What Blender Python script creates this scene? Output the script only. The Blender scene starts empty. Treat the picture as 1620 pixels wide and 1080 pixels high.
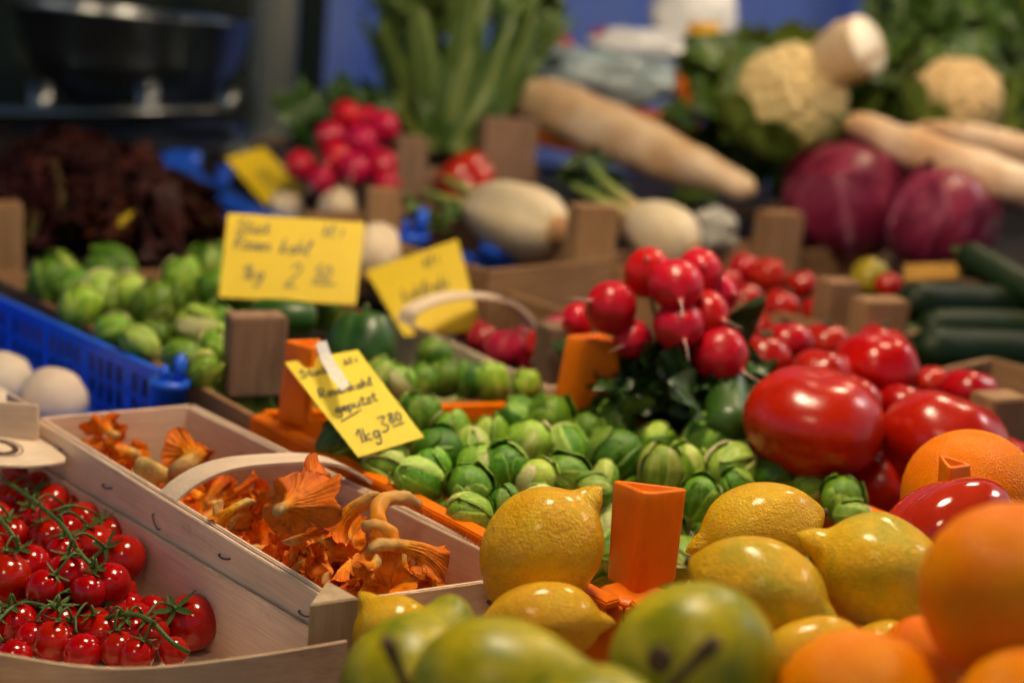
import bpy, math, random
import numpy as np
from mathutils import Matrix, Vector, Quaternion, noise

random.seed(7)
SC = bpy.context.scene
COL = SC.collection
rad = math.radians

# ------------------------------------------------------------------ camera
FPX, CX, CY = 2250.0, 810.0, 540.0          # 50 mm on a 36 mm frame, photo is 1620 px wide
PITCH, ROLL = rad(14.0), rad(5.5)
CAM = Vector((0, 0, 1.30))
cF = Vector((0, math.cos(PITCH), -math.sin(PITCH)))
cR0 = Vector((1, 0, 0)); cU0 = cR0.cross(cF)
cR = cR0 * math.cos(ROLL) + cU0 * math.sin(ROLL)
cU = cU0 * math.cos(ROLL) - cR0 * math.sin(ROLL)
cd = bpy.data.cameras.new('camera'); cam = bpy.data.objects.new('camera', cd); COL.objects.link(cam)
cam.matrix_world = Matrix(((cR.x, cU.x, -cF.x, CAM.x), (cR.y, cU.y, -cF.y, CAM.y), (cR.z, cU.z, -cF.z, CAM.z), (0, 0, 0, 1)))
cd.lens = 50; cd.sensor_width = 36; cd.clip_start = .02; cd.clip_end = 200
cd.dof.use_dof = True; cd.dof.focus_distance = .88; cd.dof.aperture_fstop = 50 / 15.5
SC.camera = cam

# ------------------------------------------------------------------ sky, sun, exposure
SUN_EL, SUN_AZ = rad(38), rad(62)            # azimuth measured from +Y towards +X
W = bpy.data.worlds.new('World'); SC.world = W; W.use_nodes = True
nt = W.node_tree; bg = nt.nodes['Background']
sky = nt.nodes.new('ShaderNodeTexSky'); sky.sky_type = 'NISHITA'; sky.sun_disc = False
sky.sun_elevation = SUN_EL; sky.sun_rotation = SUN_AZ
nt.links.new(sky.outputs[0], bg.inputs[0]); bg.inputs[1].default_value = .05
sl = bpy.data.lights.new('sun', 'SUN'); sl.energy = .5; sl.angle = rad(12); sl.color = (1, .93, .84)
so = bpy.data.objects.new('sun', sl); COL.objects.link(so)
so.rotation_euler = Vector((math.sin(SUN_AZ) * math.cos(SUN_EL), math.cos(SUN_AZ) * math.cos(SUN_EL), math.sin(SUN_EL))).to_track_quat('Z', 'Y').to_euler()
SC.view_settings.view_transform = 'Standard'; SC.view_settings.look = 'None'
SC.view_settings.exposure = 0.25; SC.view_settings.gamma = 1
SC.cycles.max_bounces = 8

# ------------------------------------------------------------------ helpers: placing
def P(px, py, d):
    return CAM + (cF + cR * ((px - CX) / FPX) - cU * ((py - CY) / FPX)) * d
def dz(px, py, z):
    r = cF + cR * ((px - CX) / FPX) - cU * ((py - CY) / FPX)
    return (z - CAM.z) / r.z
def Zp(px, py, z):
    return P(px, py, dz(px, py, z))
def toward(a, b, c):                          # a direction from right / up / away of the viewer
    return (cR * a + cU * b + cF * c).normalized()

# ------------------------------------------------------------------ helpers: objects
def tag(o, label=None, cat=None, group=None, kind=None):
    if label: o['label'] = label
    if cat: o['category'] = cat
    if group: o['group'] = group
    if kind: o['kind'] = kind
    return o
def thing(name, label, cat, loc, group=None):
    o = bpy.data.objects.new(name, None); COL.objects.link(o); o.location = loc
    o.empty_display_size = .02
    return tag(o, label, cat, group)
def mesh(name, verts, faces, m, attr=None, smooth=True):
    me = bpy.data.meshes.new(name)
    me.from_pydata([tuple(v) for v in verts], [], [tuple(f) for f in faces])
    if smooth: me.polygons.foreach_set('use_smooth', [True] * len(me.polygons))
    if attr is not None:
        a = me.attributes.new('tone', 'FLOAT', 'POINT'); a.data.foreach_set('value', [float(x) for x in attr])
    if m: me.materials.append(m)
    me.update()
    return me
def obj(name, me, parent=None, M=None, label=None):
    o = bpy.data.objects.new(name, me); COL.objects.link(o)
    if M is not None: o.matrix_world = M
    if parent is not None:
        o.parent = parent
        o.matrix_parent_inverse = Matrix.Translation(-Vector(parent.location)) if parent.type == 'EMPTY' else parent.matrix_basis.inverted()
    if label: o['label'] = label
    return o
class MB:
    def __init__(s): s.v, s.f, s.a = [], [], []
    def add(s, v, f, a=None):
        n = len(s.v); s.v += [Vector(x) for x in v]; s.f += [tuple(i + n for i in q) for q in f]
        s.a += list(a) if a is not None else [0.] * len(v)
        return s
    def mesh(s, name, m, smooth=True): return mesh(name, s.v, s.f, m, s.a, smooth)
def grid_faces(nu, nv, wrap=False):
    f = []
    for i in range(nu - 1):
        for j in range(nv if wrap else nv - 1):
            k = (j + 1) % nv
            f.append((i * nv + j, i * nv + k, (i + 1) * nv + k, (i + 1) * nv + j))
    return f
def basis_M(pos, axis, scale=1., roll=0., ref=None):
    """local +Z goes along axis"""
    q = Vector(axis).normalized().to_track_quat('Z', 'Y') @ Quaternion((0, 0, 1), roll)
    s = scale if hasattr(scale, '__len__') else (scale, scale, scale)
    return Matrix.Translation(pos) @ q.to_matrix().to_4x4() @ Matrix.Diagonal((s[0], s[1], s[2], 1))
def rounded_box(L, Wd, H, bev=.0012, jit=0.):
    """box from 0..L, -W/2..W/2, 0..H with small chamfers"""
    b = min(bev, L / 4, Wd / 4, H / 4)
    import bmesh
    bm = bmesh.new(); bmesh.ops.create_cube(bm, size=1)
    for v in bm.verts: v.co = Vector(((v.co.x + .5) * L, v.co.y * Wd, (v.co.z + .5) * H))
    bmesh.ops.bevel(bm, geom=bm.edges[:], offset=b, segments=2, affect='EDGES')
    n = max(2, int(L / .03))
    if jit:
        for k in range(1, n):
            bmesh.ops.bisect_plane(bm, geom=bm.verts[:] + bm.edges[:] + bm.faces[:], plane_co=(L * k / n, 0, 0), plane_no=(1, 0, 0))
        sd = random.random() * 50
        for v in bm.verts:
            d = noise.noise_vector(Vector((v.co.x * 25 + sd, v.co.y * 8, v.co.z * 4 + sd)))
            v.co.y += d.y * jit; v.co.z += d.z * jit * (1 if v.co.z > H / 2 else 0)
    vs = [v.co.copy() for v in bm.verts]; bm.verts.index_update()
    fs = [[v.index for v in f.verts] for f in bm.faces]; bm.free()
    return vs, fs
def frameM(p0, x, z):
    x = Vector(x).normalized(); y = Vector(z).cross(x).normalized(); z = x.cross(y)
    return Matrix(((x.x, y.x, z.x, p0[0]), (x.y, y.y, z.y, p0[1]), (x.z, y.z, z.z, p0[2]), (0, 0, 0, 1)))
UP = Vector((0, 0, 1))
def board(name, p0, p1, hgt, th, m, parent, up=UP, jit=.0006, bev=.0008):
    """a plank whose TOP edge runs p0..p1 and which hangs hgt down"""
    p0, p1 = Vector(p0), Vector(p1); L = (p1 - p0).length
    vs, fs = rounded_box(L, th, hgt, bev, jit)
    M = frameM(p0, p1 - p0, up)
    me = mesh(name, [v - Vector((0, 0, hgt)) for v in vs], fs, m, smooth=False)
    return obj(name, me, parent, M)
def tube(pts, rads, n=10, cap=True, flat=1.):
    pts = [Vector(p) for p in pts]; N = len(pts); v, f = [], []
    t0 = (pts[1] - pts[0]).normalized()
    nrm = t0.orthogonal().normalized()
    for i, p in enumerate(pts):
        t = (pts[min(i + 1, N - 1)] - pts[max(i - 1, 0)]).normalized()
        nrm = (nrm - t * nrm.dot(t)).normalized(); b = t.cross(nrm)
        r = rads[i] if hasattr(rads, '__len__') else rads
        for k in range(n):
            a = 2 * math.pi * k / n
            v.append(p + nrm * (math.cos(a) * r) + b * (math.sin(a) * r * flat))
    f = grid_faces(N, n, True)
    if cap:
        f.append(tuple(range(n))[::-1]); f.append(tuple((N - 1) * n + k for k in range(n)))
    return v, f
def smoothpath(pts, n):
    """Catmull-Rom through points"""
    P_ = [Vector(p) for p in pts]; P_ = [P_[0] * 2 - P_[1]] + P_ + [P_[-1] * 2 - P_[-2]]
    out = []; segs = len(P_) - 3
    for i in range(n):
        s = i / (n - 1) * segs; k = min(int(s), segs - 1); t = s - k
        a, b, c, d = P_[k:k + 4]
        out.append(.5 * ((2 * b) + (c - a) * t + (2 * a - 5 * b + 4 * c - d) * t * t + (3 * b - a - 3 * c + d) * t ** 3))
    return out
def lathe(prof, n=32, fn=None):
    """prof: list of (r,z); fn(theta, r, z, i)->(r,z)"""
    v = []
    for i, (r, z) in enumerate(prof):
        for k in range(n):
            a = 2 * math.pi * k / n
            rr, zz = fn(a, r, z, i) if fn else (r, z)
            v.append(Vector((math.cos(a) * rr, math.sin(a) * rr, zz)))
    return v, grid_faces(len(prof), n, True)
def ball(nu=20, nv=28, fn=None):
    """unit sphere; fn(unit dir)->radius vector"""
    v = []
    for i in range(nu):
        t = math.pi * (i + .001) / (nu - .998)
        for k in range(nv):
            a = 2 * math.pi * k / nv
            d = Vector((math.sin(t) * math.cos(a), math.sin(t) * math.sin(a), math.cos(t)))
            v.append(fn(d) if fn else d)
    return v, grid_faces(nu, nv, True)
def prism(top, bot, bev=0.):
    n = len(top); v = [Vector(p) for p in top] + [Vector(p) for p in bot]
    f = [tuple(range(n)), tuple(range(2 * n - 1, n - 1, -1))] + [(i, n + i, n + (i + 1) % n, (i + 1) % n) for i in range(n)]
    import bmesh
    bm = bmesh.new(); bv = [bm.verts.new(p) for p in v]
    for q in f: bm.faces.new([bv[i] for i in q])
    bmesh.ops.recalc_face_normals(bm, faces=bm.faces[:])
    if bev: bmesh.ops.bevel(bm, geom=bm.edges[:], offset=bev, segments=3, affect='EDGES')
    bm.verts.index_update(); vs = [q.co.copy() for q in bm.verts]; fs = [[q.index for q in g.verts] for g in bm.faces]; bm.free()
    return vs, fs

# ------------------------------------------------------------------ materials
def new_mat(name):
    m = bpy.data.materials.new(name); m.use_nodes = True
    return m, m.node_tree, m.node_tree.nodes['Principled BSDF']
def rgba(c): return (c[0], c[1], c[2], 1)
def ramp(nt, src, stops):
    r = nt.nodes.new('ShaderNodeValToRGB'); e = r.color_ramp.elements
    while len(e) < len(stops): e.new(.5)
    for el, (p, c) in zip(e, stops): el.position = p; el.color = rgba(c)
    nt.links.new(src, r.inputs[0]); return r.outputs[0]
def coords(nt, scale=(1, 1, 1), rnd=True):
    tc = nt.nodes.new('ShaderNodeTexCoord'); mp = nt.nodes.new('ShaderNodeMapping')
    mp.inputs['Scale'].default_value = scale
    nt.links.new(tc.outputs['Object'], mp.inputs[0])
    if rnd:
        oi = nt.nodes.new('ShaderNodeObjectInfo'); mu = nt.nodes.new('ShaderNodeMath'); mu.operation = 'MULTIPLY'; mu.inputs[1].default_value = 37.
        nt.links.new(oi.outputs['Random'], mu.inputs[0]); nt.links.new(mu.outputs[0], mp.inputs['Location'])
    return mp.outputs[0]
def tex(nt, kind, vec, scale, detail=4, rough=.55, out=0):
    n = nt.nodes.new('ShaderNodeTex' + kind); n.inputs['Scale'].default_value = scale
    if kind == 'Noise': n.inputs['Detail'].default_value = detail; n.inputs['Roughness'].default_value = rough
    nt.links.new(vec, n.inputs['Vector']); return n.outputs[out]
def mixc(nt, fac, a, b, mode='MIX'):
    n = nt.nodes.new('ShaderNodeMix'); n.data_type = 'RGBA'; n.blend_type = mode
    for sock, x in ((0, fac), (6, a), (7, b)):
        if hasattr(x, 'links') or isinstance(x, bpy.types.NodeSocket): nt.links.new(x, n.inputs[sock])
        else: n.inputs[sock].default_value = x if sock == 0 else rgba(x)
    return n.outputs[2]
def bump(nt, p, h, strength=.3, dist=.002, prev=None):
    b = nt.nodes.new('ShaderNodeBump'); b.inputs['Strength'].default_value = strength; b.inputs['Distance'].default_value = dist
    nt.links.new(h, b.inputs['Height'])
    if prev is not None: nt.links.new(prev, b.inputs['Normal'])
    nt.links.new(b.outputs[0], p.inputs['Normal']); return b.outputs[0]
def hue_jitter(nt, col, val=.25, hue=.03):
    oi = nt.nodes.new('ShaderNodeObjectInfo'); h = nt.nodes.new('ShaderNodeHueSaturation')
    for sock, amt, mid in (('Value', val, 1.), ('Hue', hue, .5)):
        mr = nt.nodes.new('ShaderNodeMapRange'); mr.inputs[3].default_value = mid - amt; mr.inputs[4].default_value = mid + amt
        if sock == 'Hue':
            fr = nt.nodes.new('ShaderNodeMath'); fr.operation = 'FRACT'; m2 = nt.nodes.new('ShaderNodeMath'); m2.operation = 'MULTIPLY'; m2.inputs[1].default_value = 7.31
            nt.links.new(oi.outputs['Random'], m2.inputs[0]); nt.links.new(m2.outputs[0], fr.inputs[0]); nt.links.new(fr.outputs[0], mr.inputs[0])
        else: nt.links.new(oi.outputs['Random'], mr.inputs[0])
        nt.links.new(mr.outputs[0], h.inputs[sock])
    nt.links.new(col, h.inputs['Color']); return h.outputs[0]
def attr(nt):
    a = nt.nodes.new('ShaderNodeAttribute'); a.attribute_name = 'tone'; return a.outputs['Fac']
def produce(name, c1, c2, nscale=2., rough=.35, spots=None, bumps=None, coat=0., val=.12, hue=.01, stops=None, spec=.5, sss=0., lo=.35, hi=.7, grain=None):
    """skin of a fruit or vegetable: two colours in patches, optional tone ramp from the mesh, spots and pores"""
    m, nt, p = new_mat(name); v = coords(nt)
    col = ramp(nt, tex(nt, 'Noise', v, nscale), [(lo, c1), (hi, c2)])
    if stops:
        col = mixc(nt, .22, ramp(nt, attr(nt), stops), col, 'OVERLAY') if False else mixc(nt, ramp(nt, attr(nt), [(0, (0, 0, 0)), (.12, (1, 1, 1))]), col, ramp(nt, attr(nt), stops))
    if spots:
        s = ramp(nt, tex(nt, 'Noise', v, spots[0], 6, .7), [(spots[2], (0, 0, 0)), (min(.99, spots[2] + .08), (1, 1, 1))])
        col = mixc(nt, s, col, spots[1])
    if grain:
        g = ramp(nt, tex(nt, 'Noise', v, grain[0], 5, .7), [(.3, (1 - grain[1],) * 3), (.7, (1 + grain[1] * .3,) * 3)])
        col = mixc(nt, 1., col, g, 'MULTIPLY')
    col = hue_jitter(nt, col, val, hue)
    nt.links.new(col, p.inputs['Base Color']); p.inputs['Roughness'].default_value = rough
    p.inputs['Specular IOR Level'].default_value = spec; p.inputs['Coat Weight'].default_value = coat; p.inputs['Coat Roughness'].default_value = .12
    if sss: p.inputs['Subsurface Weight'].default_value = sss; p.inputs['Subsurface Radius'].default_value = (.01, .006, .002); p.inputs['Subsurface Scale'].default_value = .6
    pv = None
    for sc, st, di, kind in (bumps or []): pv = bump(nt, p, tex(nt, kind, v, sc), st, di, pv)
    return m
def wood(name, c1, c2, c3, rough=.6, scale=(6, 60, 60), stain=None):
    m, nt, p = new_mat(name); v = coords(nt, scale)
    n1 = tex(nt, 'Noise', v, 2.2, 8, .65)
    col = ramp(nt, n1, [(.3, c1), (.52, c2), (.75, c3)])
    v2 = coords(nt, (8, 240, 240)); fine = tex(nt, 'Noise', v2, 3., 4)
    col = mixc(nt, 1., col, ramp(nt, fine, [(.35, (.90, .88, .86)), (.6, (1.03, 1.03, 1.03))]), 'MULTIPLY')
    v3 = coords(nt, (14, 14, 14)); big = tex(nt, 'Noise', v3, 1., 3)
    col = mixc(nt, 1., col, ramp(nt, big, [(.3, (.86, .83, .81)), (.65, (1.06, 1.05, 1.04))]), 'MULTIPLY')
    if stain:
        col = mixc(nt, ramp(nt, tex(nt, 'Noise', coords(nt, (30, 30, 30)), 1.3, 8, .7), [(.6, (0, 0, 0)), (.74, (.65, .65, .65))]), col, stain)
    col = hue_jitter(nt, col, .1, .006)
    nt.links.new(col, p.inputs['Base Color']); p.inputs['Roughness'].default_value = rough; p.inputs['Specular IOR Level'].default_value = .3
    bump(nt, p, fine, .35, .0006)
    return m
def plain(name, c, rough=.5, metal=0., nscale=30, var=.12, bmp=0., spec=.5, alpha=1., trans=0.):
    m, nt, p = new_mat(name); v = coords(nt)
    n = tex(nt, 'Noise', v, nscale, 5)
    col = ramp(nt, n, [(.3, [x * (1 - var) for x in c]), (.7, [min(1, x * (1 + var)) for x in c])])
    nt.links.new(col, p.inputs['Base Color']); p.inputs['Roughness'].default_value = rough; p.inputs['Metallic'].default_value = metal
    p.inputs['Specular IOR Level'].default_value = spec; p.inputs['Alpha'].default_value = alpha; p.inputs['Transmission Weight'].default_value = trans
    if bmp: bump(nt, p, n, bmp, .003)
    return m

M_VENEER = wood('poplar_veneer', (.78, .61, .45), (.84, .68, .52), (.87, .73, .57), .55, stain=(.52, .36, .22))
M_CORNER = wood('corner_and_shaded_pine', (.40, .29, .18), (.48, .36, .23), (.55, .42, .28), .6)
M_CRATE = wood('crate_pine', (.27, .145, .065), (.36, .20, .10), (.44, .26, .14), .65, stain=(.22, .13, .07))
M_OLD = wood('weathered_pine', (.20, .12, .075), (.29, .18, .115), (.37, .24, .16), .7, stain=(.13, .09, .06))
M_DARKWOOD = wood('dark_wood', (.014, .010, .008), (.022, .016, .012), (.032, .024, .018), .7)
M_STAPLE = plain('steel_wire', (.12, .12, .12), .4, .9)
M_ORANGEP = plain('orange_plastic', (.85, .19, .0), .36, nscale=26, var=.14, bmp=.03, spec=.3)
M_BLUEP = plain('blue_plastic', (.015, .12, .80), .38, nscale=60, var=.08)
M_PAPER = plain('yellow_card', (.84, .66, .045), .6, nscale=8, var=.05)
M_PAPER2 = plain('deep_yellow_card', (.82, .58, .012), .6, nscale=8, var=.05)
M_INK = plain('black_ink', (.03, .04, .07), .5)
M_TAPE = plain('glint_white_tape', (.9, .92, .94), .15, nscale=300, var=.1, bmp=1., alpha=.8)  # white tint stands in for lamp glints on the tape
M_STEM = produce('vine_stem', (.045, .09, .012), (.09, .15, .025), 80, .5, val=.1)
M_CHERRY = produce('cherry_tomato_skin', (.42, .004, .001), (.52, .010, .002), 1.2, .14, val=.1, hue=.003, spec=.6, sss=.1, grain=(3, .12))
M_TOMATO = produce('tomato_skin', (.42, .003, .001), (.52, .010, .001), 1.3, .25, val=.1, hue=.004, spec=.55, sss=.08, grain=(3, .12))
M_PEPPER = produce('pepper_skin', (.42, .006, .008), (.52, .015, .010), 1.2, .1, val=.05, spec=.6)
M_LEMON = produce('lemon_peel', (.84, .44, .0), (.86, .55, .004), 1.8, .26, spots=(4., (.48, .22, .02), .66), bumps=[(4, .28, .006, 'Noise'), (18, .65, .0022, 'Noise'), (32, .35, .0013, 'Voronoi')], coat=.3, val=.06, hue=.006, spec=.25, grain=(9, .14))
M_LEMONG = produce('green_tinged_lemon_peel', (.82, .50, .002), (.50, .42, .008), 1.0, .28, lo=.48, hi=.68, spots=(4.5, (.40, .22, .04), .67), bumps=[(4, .28, .006, 'Noise'), (18, .65, .0022, 'Noise'), (32, .35, .0013, 'Voronoi')], coat=.25, val=.05, hue=.006, spec=.25, grain=(9, .14))
M_ORANGE = produce('orange_peel', (.92, .20, .0), (.94, .29, .0), 1.3, .34, spec=.16, bumps=[(40, .4, .002, 'Voronoi')], val=.04, hue=.006, sss=.05)
M_PEAR = produce('pear_skin', (.17, .21, .002), (.52, .44, .006), 1.6, .38, spec=.35, spots=(16., (.22, .15, .03), .66), val=.07, hue=.008, sss=.06, grain=(14, .1))
M_PEARSTEM = plain('pear_stalk', (.10, .05, .02), .7)
GREEN_STOPS = [(0, (.03, .085, .006)), (.2, (.06, .19, .008)), (.42, (.20, .42, .02)), (.65, (.46, .62, .09)), (.85, (.68, .70, .30)), (1., (.72, .62, .38))]
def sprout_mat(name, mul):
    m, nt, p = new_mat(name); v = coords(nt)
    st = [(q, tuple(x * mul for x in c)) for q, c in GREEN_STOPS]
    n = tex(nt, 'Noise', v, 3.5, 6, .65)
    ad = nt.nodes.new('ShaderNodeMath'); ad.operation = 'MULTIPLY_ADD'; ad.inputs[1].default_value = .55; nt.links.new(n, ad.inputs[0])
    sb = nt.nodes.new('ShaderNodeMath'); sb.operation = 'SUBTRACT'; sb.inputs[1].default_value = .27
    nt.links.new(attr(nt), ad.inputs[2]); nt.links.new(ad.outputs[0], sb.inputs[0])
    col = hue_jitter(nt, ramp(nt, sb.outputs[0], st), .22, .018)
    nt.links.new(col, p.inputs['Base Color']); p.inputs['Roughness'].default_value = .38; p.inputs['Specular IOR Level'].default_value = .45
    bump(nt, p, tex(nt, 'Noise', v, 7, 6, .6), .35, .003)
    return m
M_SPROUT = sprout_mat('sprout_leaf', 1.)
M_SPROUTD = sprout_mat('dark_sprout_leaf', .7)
M_GREEN = produce('dark_green_skin', (.016, .06, .006), (.035, .11, .012), 2., .38, val=.1, spec=.6)
M_CUKE = produce('cucumber_skin', (.004, .014, .003), (.009, .026, .005), 3., .5, val=.1, spec=.25)
M_LEAFDK = produce('dark_leaf', (.015, .05, .006), (.05, .11, .015), 25, .45, val=.2)
M_LEAF = produce('leaf', (.035, .085, .008), (.10, .16, .018), 18, .45, val=.2)
M_STRAP = produce('strap_leaf', (.04, .10, .012), (.12, .19, .025), 9, .45, val=.2, stops=[(0, (.07, .13, .018)), (.12, (.07, .13, .018)), (.8, (.26, .32, .08)), (1, (.3, .36, .1))])
M_CELERY = produce('celery_stalk', (.10, .15, .015), (.22, .25, .04), 12, .4, val=.15)
M_CHANT = None
def chant():
    m, nt, p = new_mat('chanterelle_flesh'); v = coords(nt)
    base = ramp(nt, attr(nt), [(0, (.62, .40, .16)), (.25, (.70, .40, .10)), (.45, (.82, .32, .01)), (.7, (.84, .235, .002)), (1, (.80, .18, .001))])
    n = tex(nt, 'Noise', v, 5, 7, .7)
    col = mixc(nt, 1., base, ramp(nt, n, [(.3, (.5, .38, .3)), (.5, (.95, .92, .85)), (.75, (1.15, 1.2, 1.2))]), 'MULTIPLY')
    dirt = ramp(nt, tex(nt, 'Noise', v, 11, 6, .75), [(.66, (0, 0, 0)), (.74, (.8, .8, .8))])
    col = mixc(nt, dirt, col, (.12, .05, .015))
    col = hue_jitter(nt, col, .2, .012)
    nt.links.new(col, p.inputs['Base Color']); p.inputs['Roughness'].default_value = .5; p.inputs['Specular IOR Level'].default_value = .22
    p.inputs['Subsurface Weight'].default_value = .0; p.inputs['Subsurface Radius'].default_value = (.006, .003, .001); p.inputs['Subsurface Scale'].default_value = .5
    bump(nt, p, n, .5, .002)
    return m
M_CHANT = chant()
M_RADISH = produce('radish_skin', (.46, .003, .026), (.55, .007, .045), 1.6, .3, val=.1, hue=.012, spec=.4, stops=[(0, (.52, .005, .036)), (.12, (.52, .005, .036)), (.5, (.72, .3, .3)), (1, (.75, .55, .45))])
M_REDON = produce('red_onion_skin', (.30, .006, .03), (.42, .02, .05), 1.6, .2, val=.1)
M_WHITE = produce('white_vegetable', (.64, .50, .31), (.72, .60, .42), 1.8, .5, val=.05, stops=[(0, (.68, .54, .36)), (.12, (.68, .54, .36)), (.5, (.62, .36, .16)), (.75, (.30, .34, .08)), (1, (.20, .30, .05))])
M_MUSH = produce('mushroom_cap', (.74, .60, .45), (.80, .68, .54), 2., .6, val=.04)
M_CURD = produce('cauliflower_curd', (.74, .52, .24), (.82, .62, .32), 3., .7, val=.04, bumps=[(9, .6, .01, 'Voronoi')])
M_CABB = produce('red_cabbage_leaf', (.14, .006, .028), (.30, .02, .075), 2.2, .4, val=.1, stops=[(0, (.2, .01, .045)), (.12, (.2, .01, .045)), (.4, (.34, .05, .11)), (1, (.62, .36, .42))])
M_ROOT = produce('root_skin', (.60, .36, .17), (.82, .64, .44), 14., .42, spots=(18., (.35, .2, .1), .68), val=.06, stops=[(0, (.7, .48, .27)), (.12, (.7, .48, .27)), (.9, (.85, .76, .62)), (1, (.85, .76, .62))])
M_LETT = produce('red_lettuce_leaf', (.022, .004, .004), (.06, .008, .008), 30, .6, spec=.2, val=.2, hue=.02, stops=[(0, (.034, .005, .005)), (.12, (.05, .007, .006)), (.4, (.10, .018, .008)), (.7, (.11, .10, .014)), (1, (.22, .25, .05))])
M_STEEL = plain('stainless_steel', (.30, .32, .33), .3, 1., var=.05)
M_GREYMETAL = plain('grey_painted_pole', (.42, .46, .43), .45, .3, var=.08)
def tarp():
    m, nt, p = new_mat('blue_tarpaulin'); v = coords(nt)
    col = ramp(nt, tex(nt, 'Noise', v, 1.2, 3), [(.3, (.26, .42, .90)), (.7, (.48, .60, .95))])
    nt.links.new(col, p.inputs['Base Color']); p.inputs['Roughness'].default_value = .5
    t = nt.nodes.new('ShaderNodeBsdfTranslucent'); nt.links.new(col, t.inputs[0])
    mx = nt.nodes.new('ShaderNodeMixShader'); mx.inputs[0].default_value = .6
    nt.links.new(p.outputs[0], mx.inputs[1]); nt.links.new(t.outputs[0], mx.inputs[2]); nt.links.new(mx.outputs[0], nt.nodes['Material Output'].inputs[0])
    return m
M_TARP = tarp()
M_DARKTARP = plain('dark_green_tarpaulin', (.008, .016, .009), .6, nscale=2, var=.3)
M_BAG = plain('white_plastic_film', (.86, .88, .92), .25, nscale=14, var=.06, bmp=.6)
M_CLEARBAG = plain('pale_plastic_film', (.36, .46, .50), .2, nscale=14, var=.25, bmp=.8)
M_FILMGREY = plain('grey_wrapping', (.50, .48, .42), .5, nscale=14, var=.3, bmp=.6)
M_CAULEAF = produce('cauliflower_leaf', (.08, .15, .015), (.20, .27, .045), 7, .5, val=.15, stops=[(0, (.1, .18, .02)), (.12, (.1, .18, .02)), (.6, (.34, .42, .16)), (1, (.45, .5, .25))])
M_DIMSTRIP = plain('orange_strip_card', (.42, .20, .008), .6)
M_LABEL = plain('amber_label', (.70, .36, .01), .5)
M_AWNING = plain('shade_awning_canvas', (.03, .07, .05), .8, nscale=6)  # kept dark so the added awning bounces little light
M_PAVE = plain('stone_pavement', (.13, .125, .12), .8, nscale=9, var=.3, bmp=.5)
def emit(name, c, s):
    m, nt, p = new_mat(name); p.inputs['Base Color'].default_value = rgba(c)
    p.inputs['Emission Color'].default_value = rgba(c); p.inputs['Emission Strength'].default_value = s
    return m
M_BULB = emit('frosted_bulb_glass', (1., .78, .54), 66.)

# ------------------------------------------------------------------ the place: ground, added roof, back walls, lamps with one added
v, f = [(-30, -30, 0), (30, -30, 0), (30, 30, 0), (-30, 30, 0)], [(0, 1, 2, 3)]
tag(obj('ground', mesh('ground', v, f, M_PAVE)), kind='structure')
ZR = .95                                        # rim height of the front row
A3, B3, C3, D3 = [Zp(x, y, ZR) for x, y in ((65, 660), (305, 640), (855, 905), (540, 950))]
uA = (A3 - D3); uA.z = 0; uA.normalize()
vA = Vector((uA.y, -uA.x, 0))                    # to the right of the far direction

def cloth_wall(name, p0, p1, z0, z1, m, label, cat, amp=.03, n=60):
    p0, p1 = Vector(p0), Vector(p1); d = p1 - p0; nr = Vector((d.y, -d.x, 0)).normalized(); V = []
    th = .004
    for side in (0, 1):
        for j in range(12):
            z = z0 + (z1 - z0) * j / 11
            for i in range(n):
                s = i / (n - 1)
                w = amp * (math.sin(s * 31 + j * .15) + .6 * math.sin(s * 57 + 1 + j * .2)) + amp * noise.noise(Vector((s * 6, j * .3, 2.)))
                q = p0 + d * s + nr * (w + side * th); V.append((q.x, q.y, z))
    F = grid_faces(12, n); k = 12 * n
    F += [tuple(x + k for x in q[::-1]) for q in F]
    return tag(obj(name, mesh(name, V, F, m)), label, cat)
# back walls of the stall
def bwall(name, pxa, pxb, d, z0, z1, m, label, cat, amp=.02):
    a, b = P(pxa, 0, d), P(pxb, 0, d)
    return cloth_wall(name, (a.x, a.y, 0), (b.x, b.y, 0), z0, z1, m, label, cat, amp)
bwall('blue_tarpaulin', 400, 1420, 3.3, .35, 2.2, M_TARP, 'plain blue tarpaulin hung up behind the celery and the cauliflowers', 'tarpaulin')
bwall('dark_tarpaulin', -900, 520, 3.0, .35, 2.3, M_DARKTARP, 'almost black green tarpaulin hung behind the weighing bowl', 'tarpaulin')
bwall('dark_tarpaulin', 1360, 2600, 3.15, .35, 2.3, M_DARKTARP, 'dark green tarpaulin hung behind the second cauliflower and loose greens', 'tarpaulin')

# table on which everything stands, in three steps
tb = thing('stall_table', 'dark wooden stepped market table carrying all the crates and baskets', 'table', (0, 1., 0))
def slab(name, x0, x1, y0, y1, z0, z1, m, parent):
    vs, fs = rounded_box(x1 - x0, y1 - y0, z1 - z0, .003)
    return obj(name, mesh(name, vs, fs, m, smooth=False), parent, Matrix.Translation((x0, (y0 + y1) / 2, z0)))
slab('table_top', -1.6, 1.7, .38, 1.42, .83, .862, M_DARKWOOD, tb)
slab('step', -1.6, 1.7, 1.425, 1.9, .86, .93, M_DARKWOOD, tb)
slab('step', -1.6, 1.7, 1.905, 2.7, .9, .98, M_DARKWOOD, tb)
for x in (-1.5, 1.6):
    for y in (.42, 1.35, 2.6): slab('leg', x - .03, x + .03, y - .03, y + .03, 0, .828 if y < 1.5 else .898, M_DARKWOOD, tb)

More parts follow.
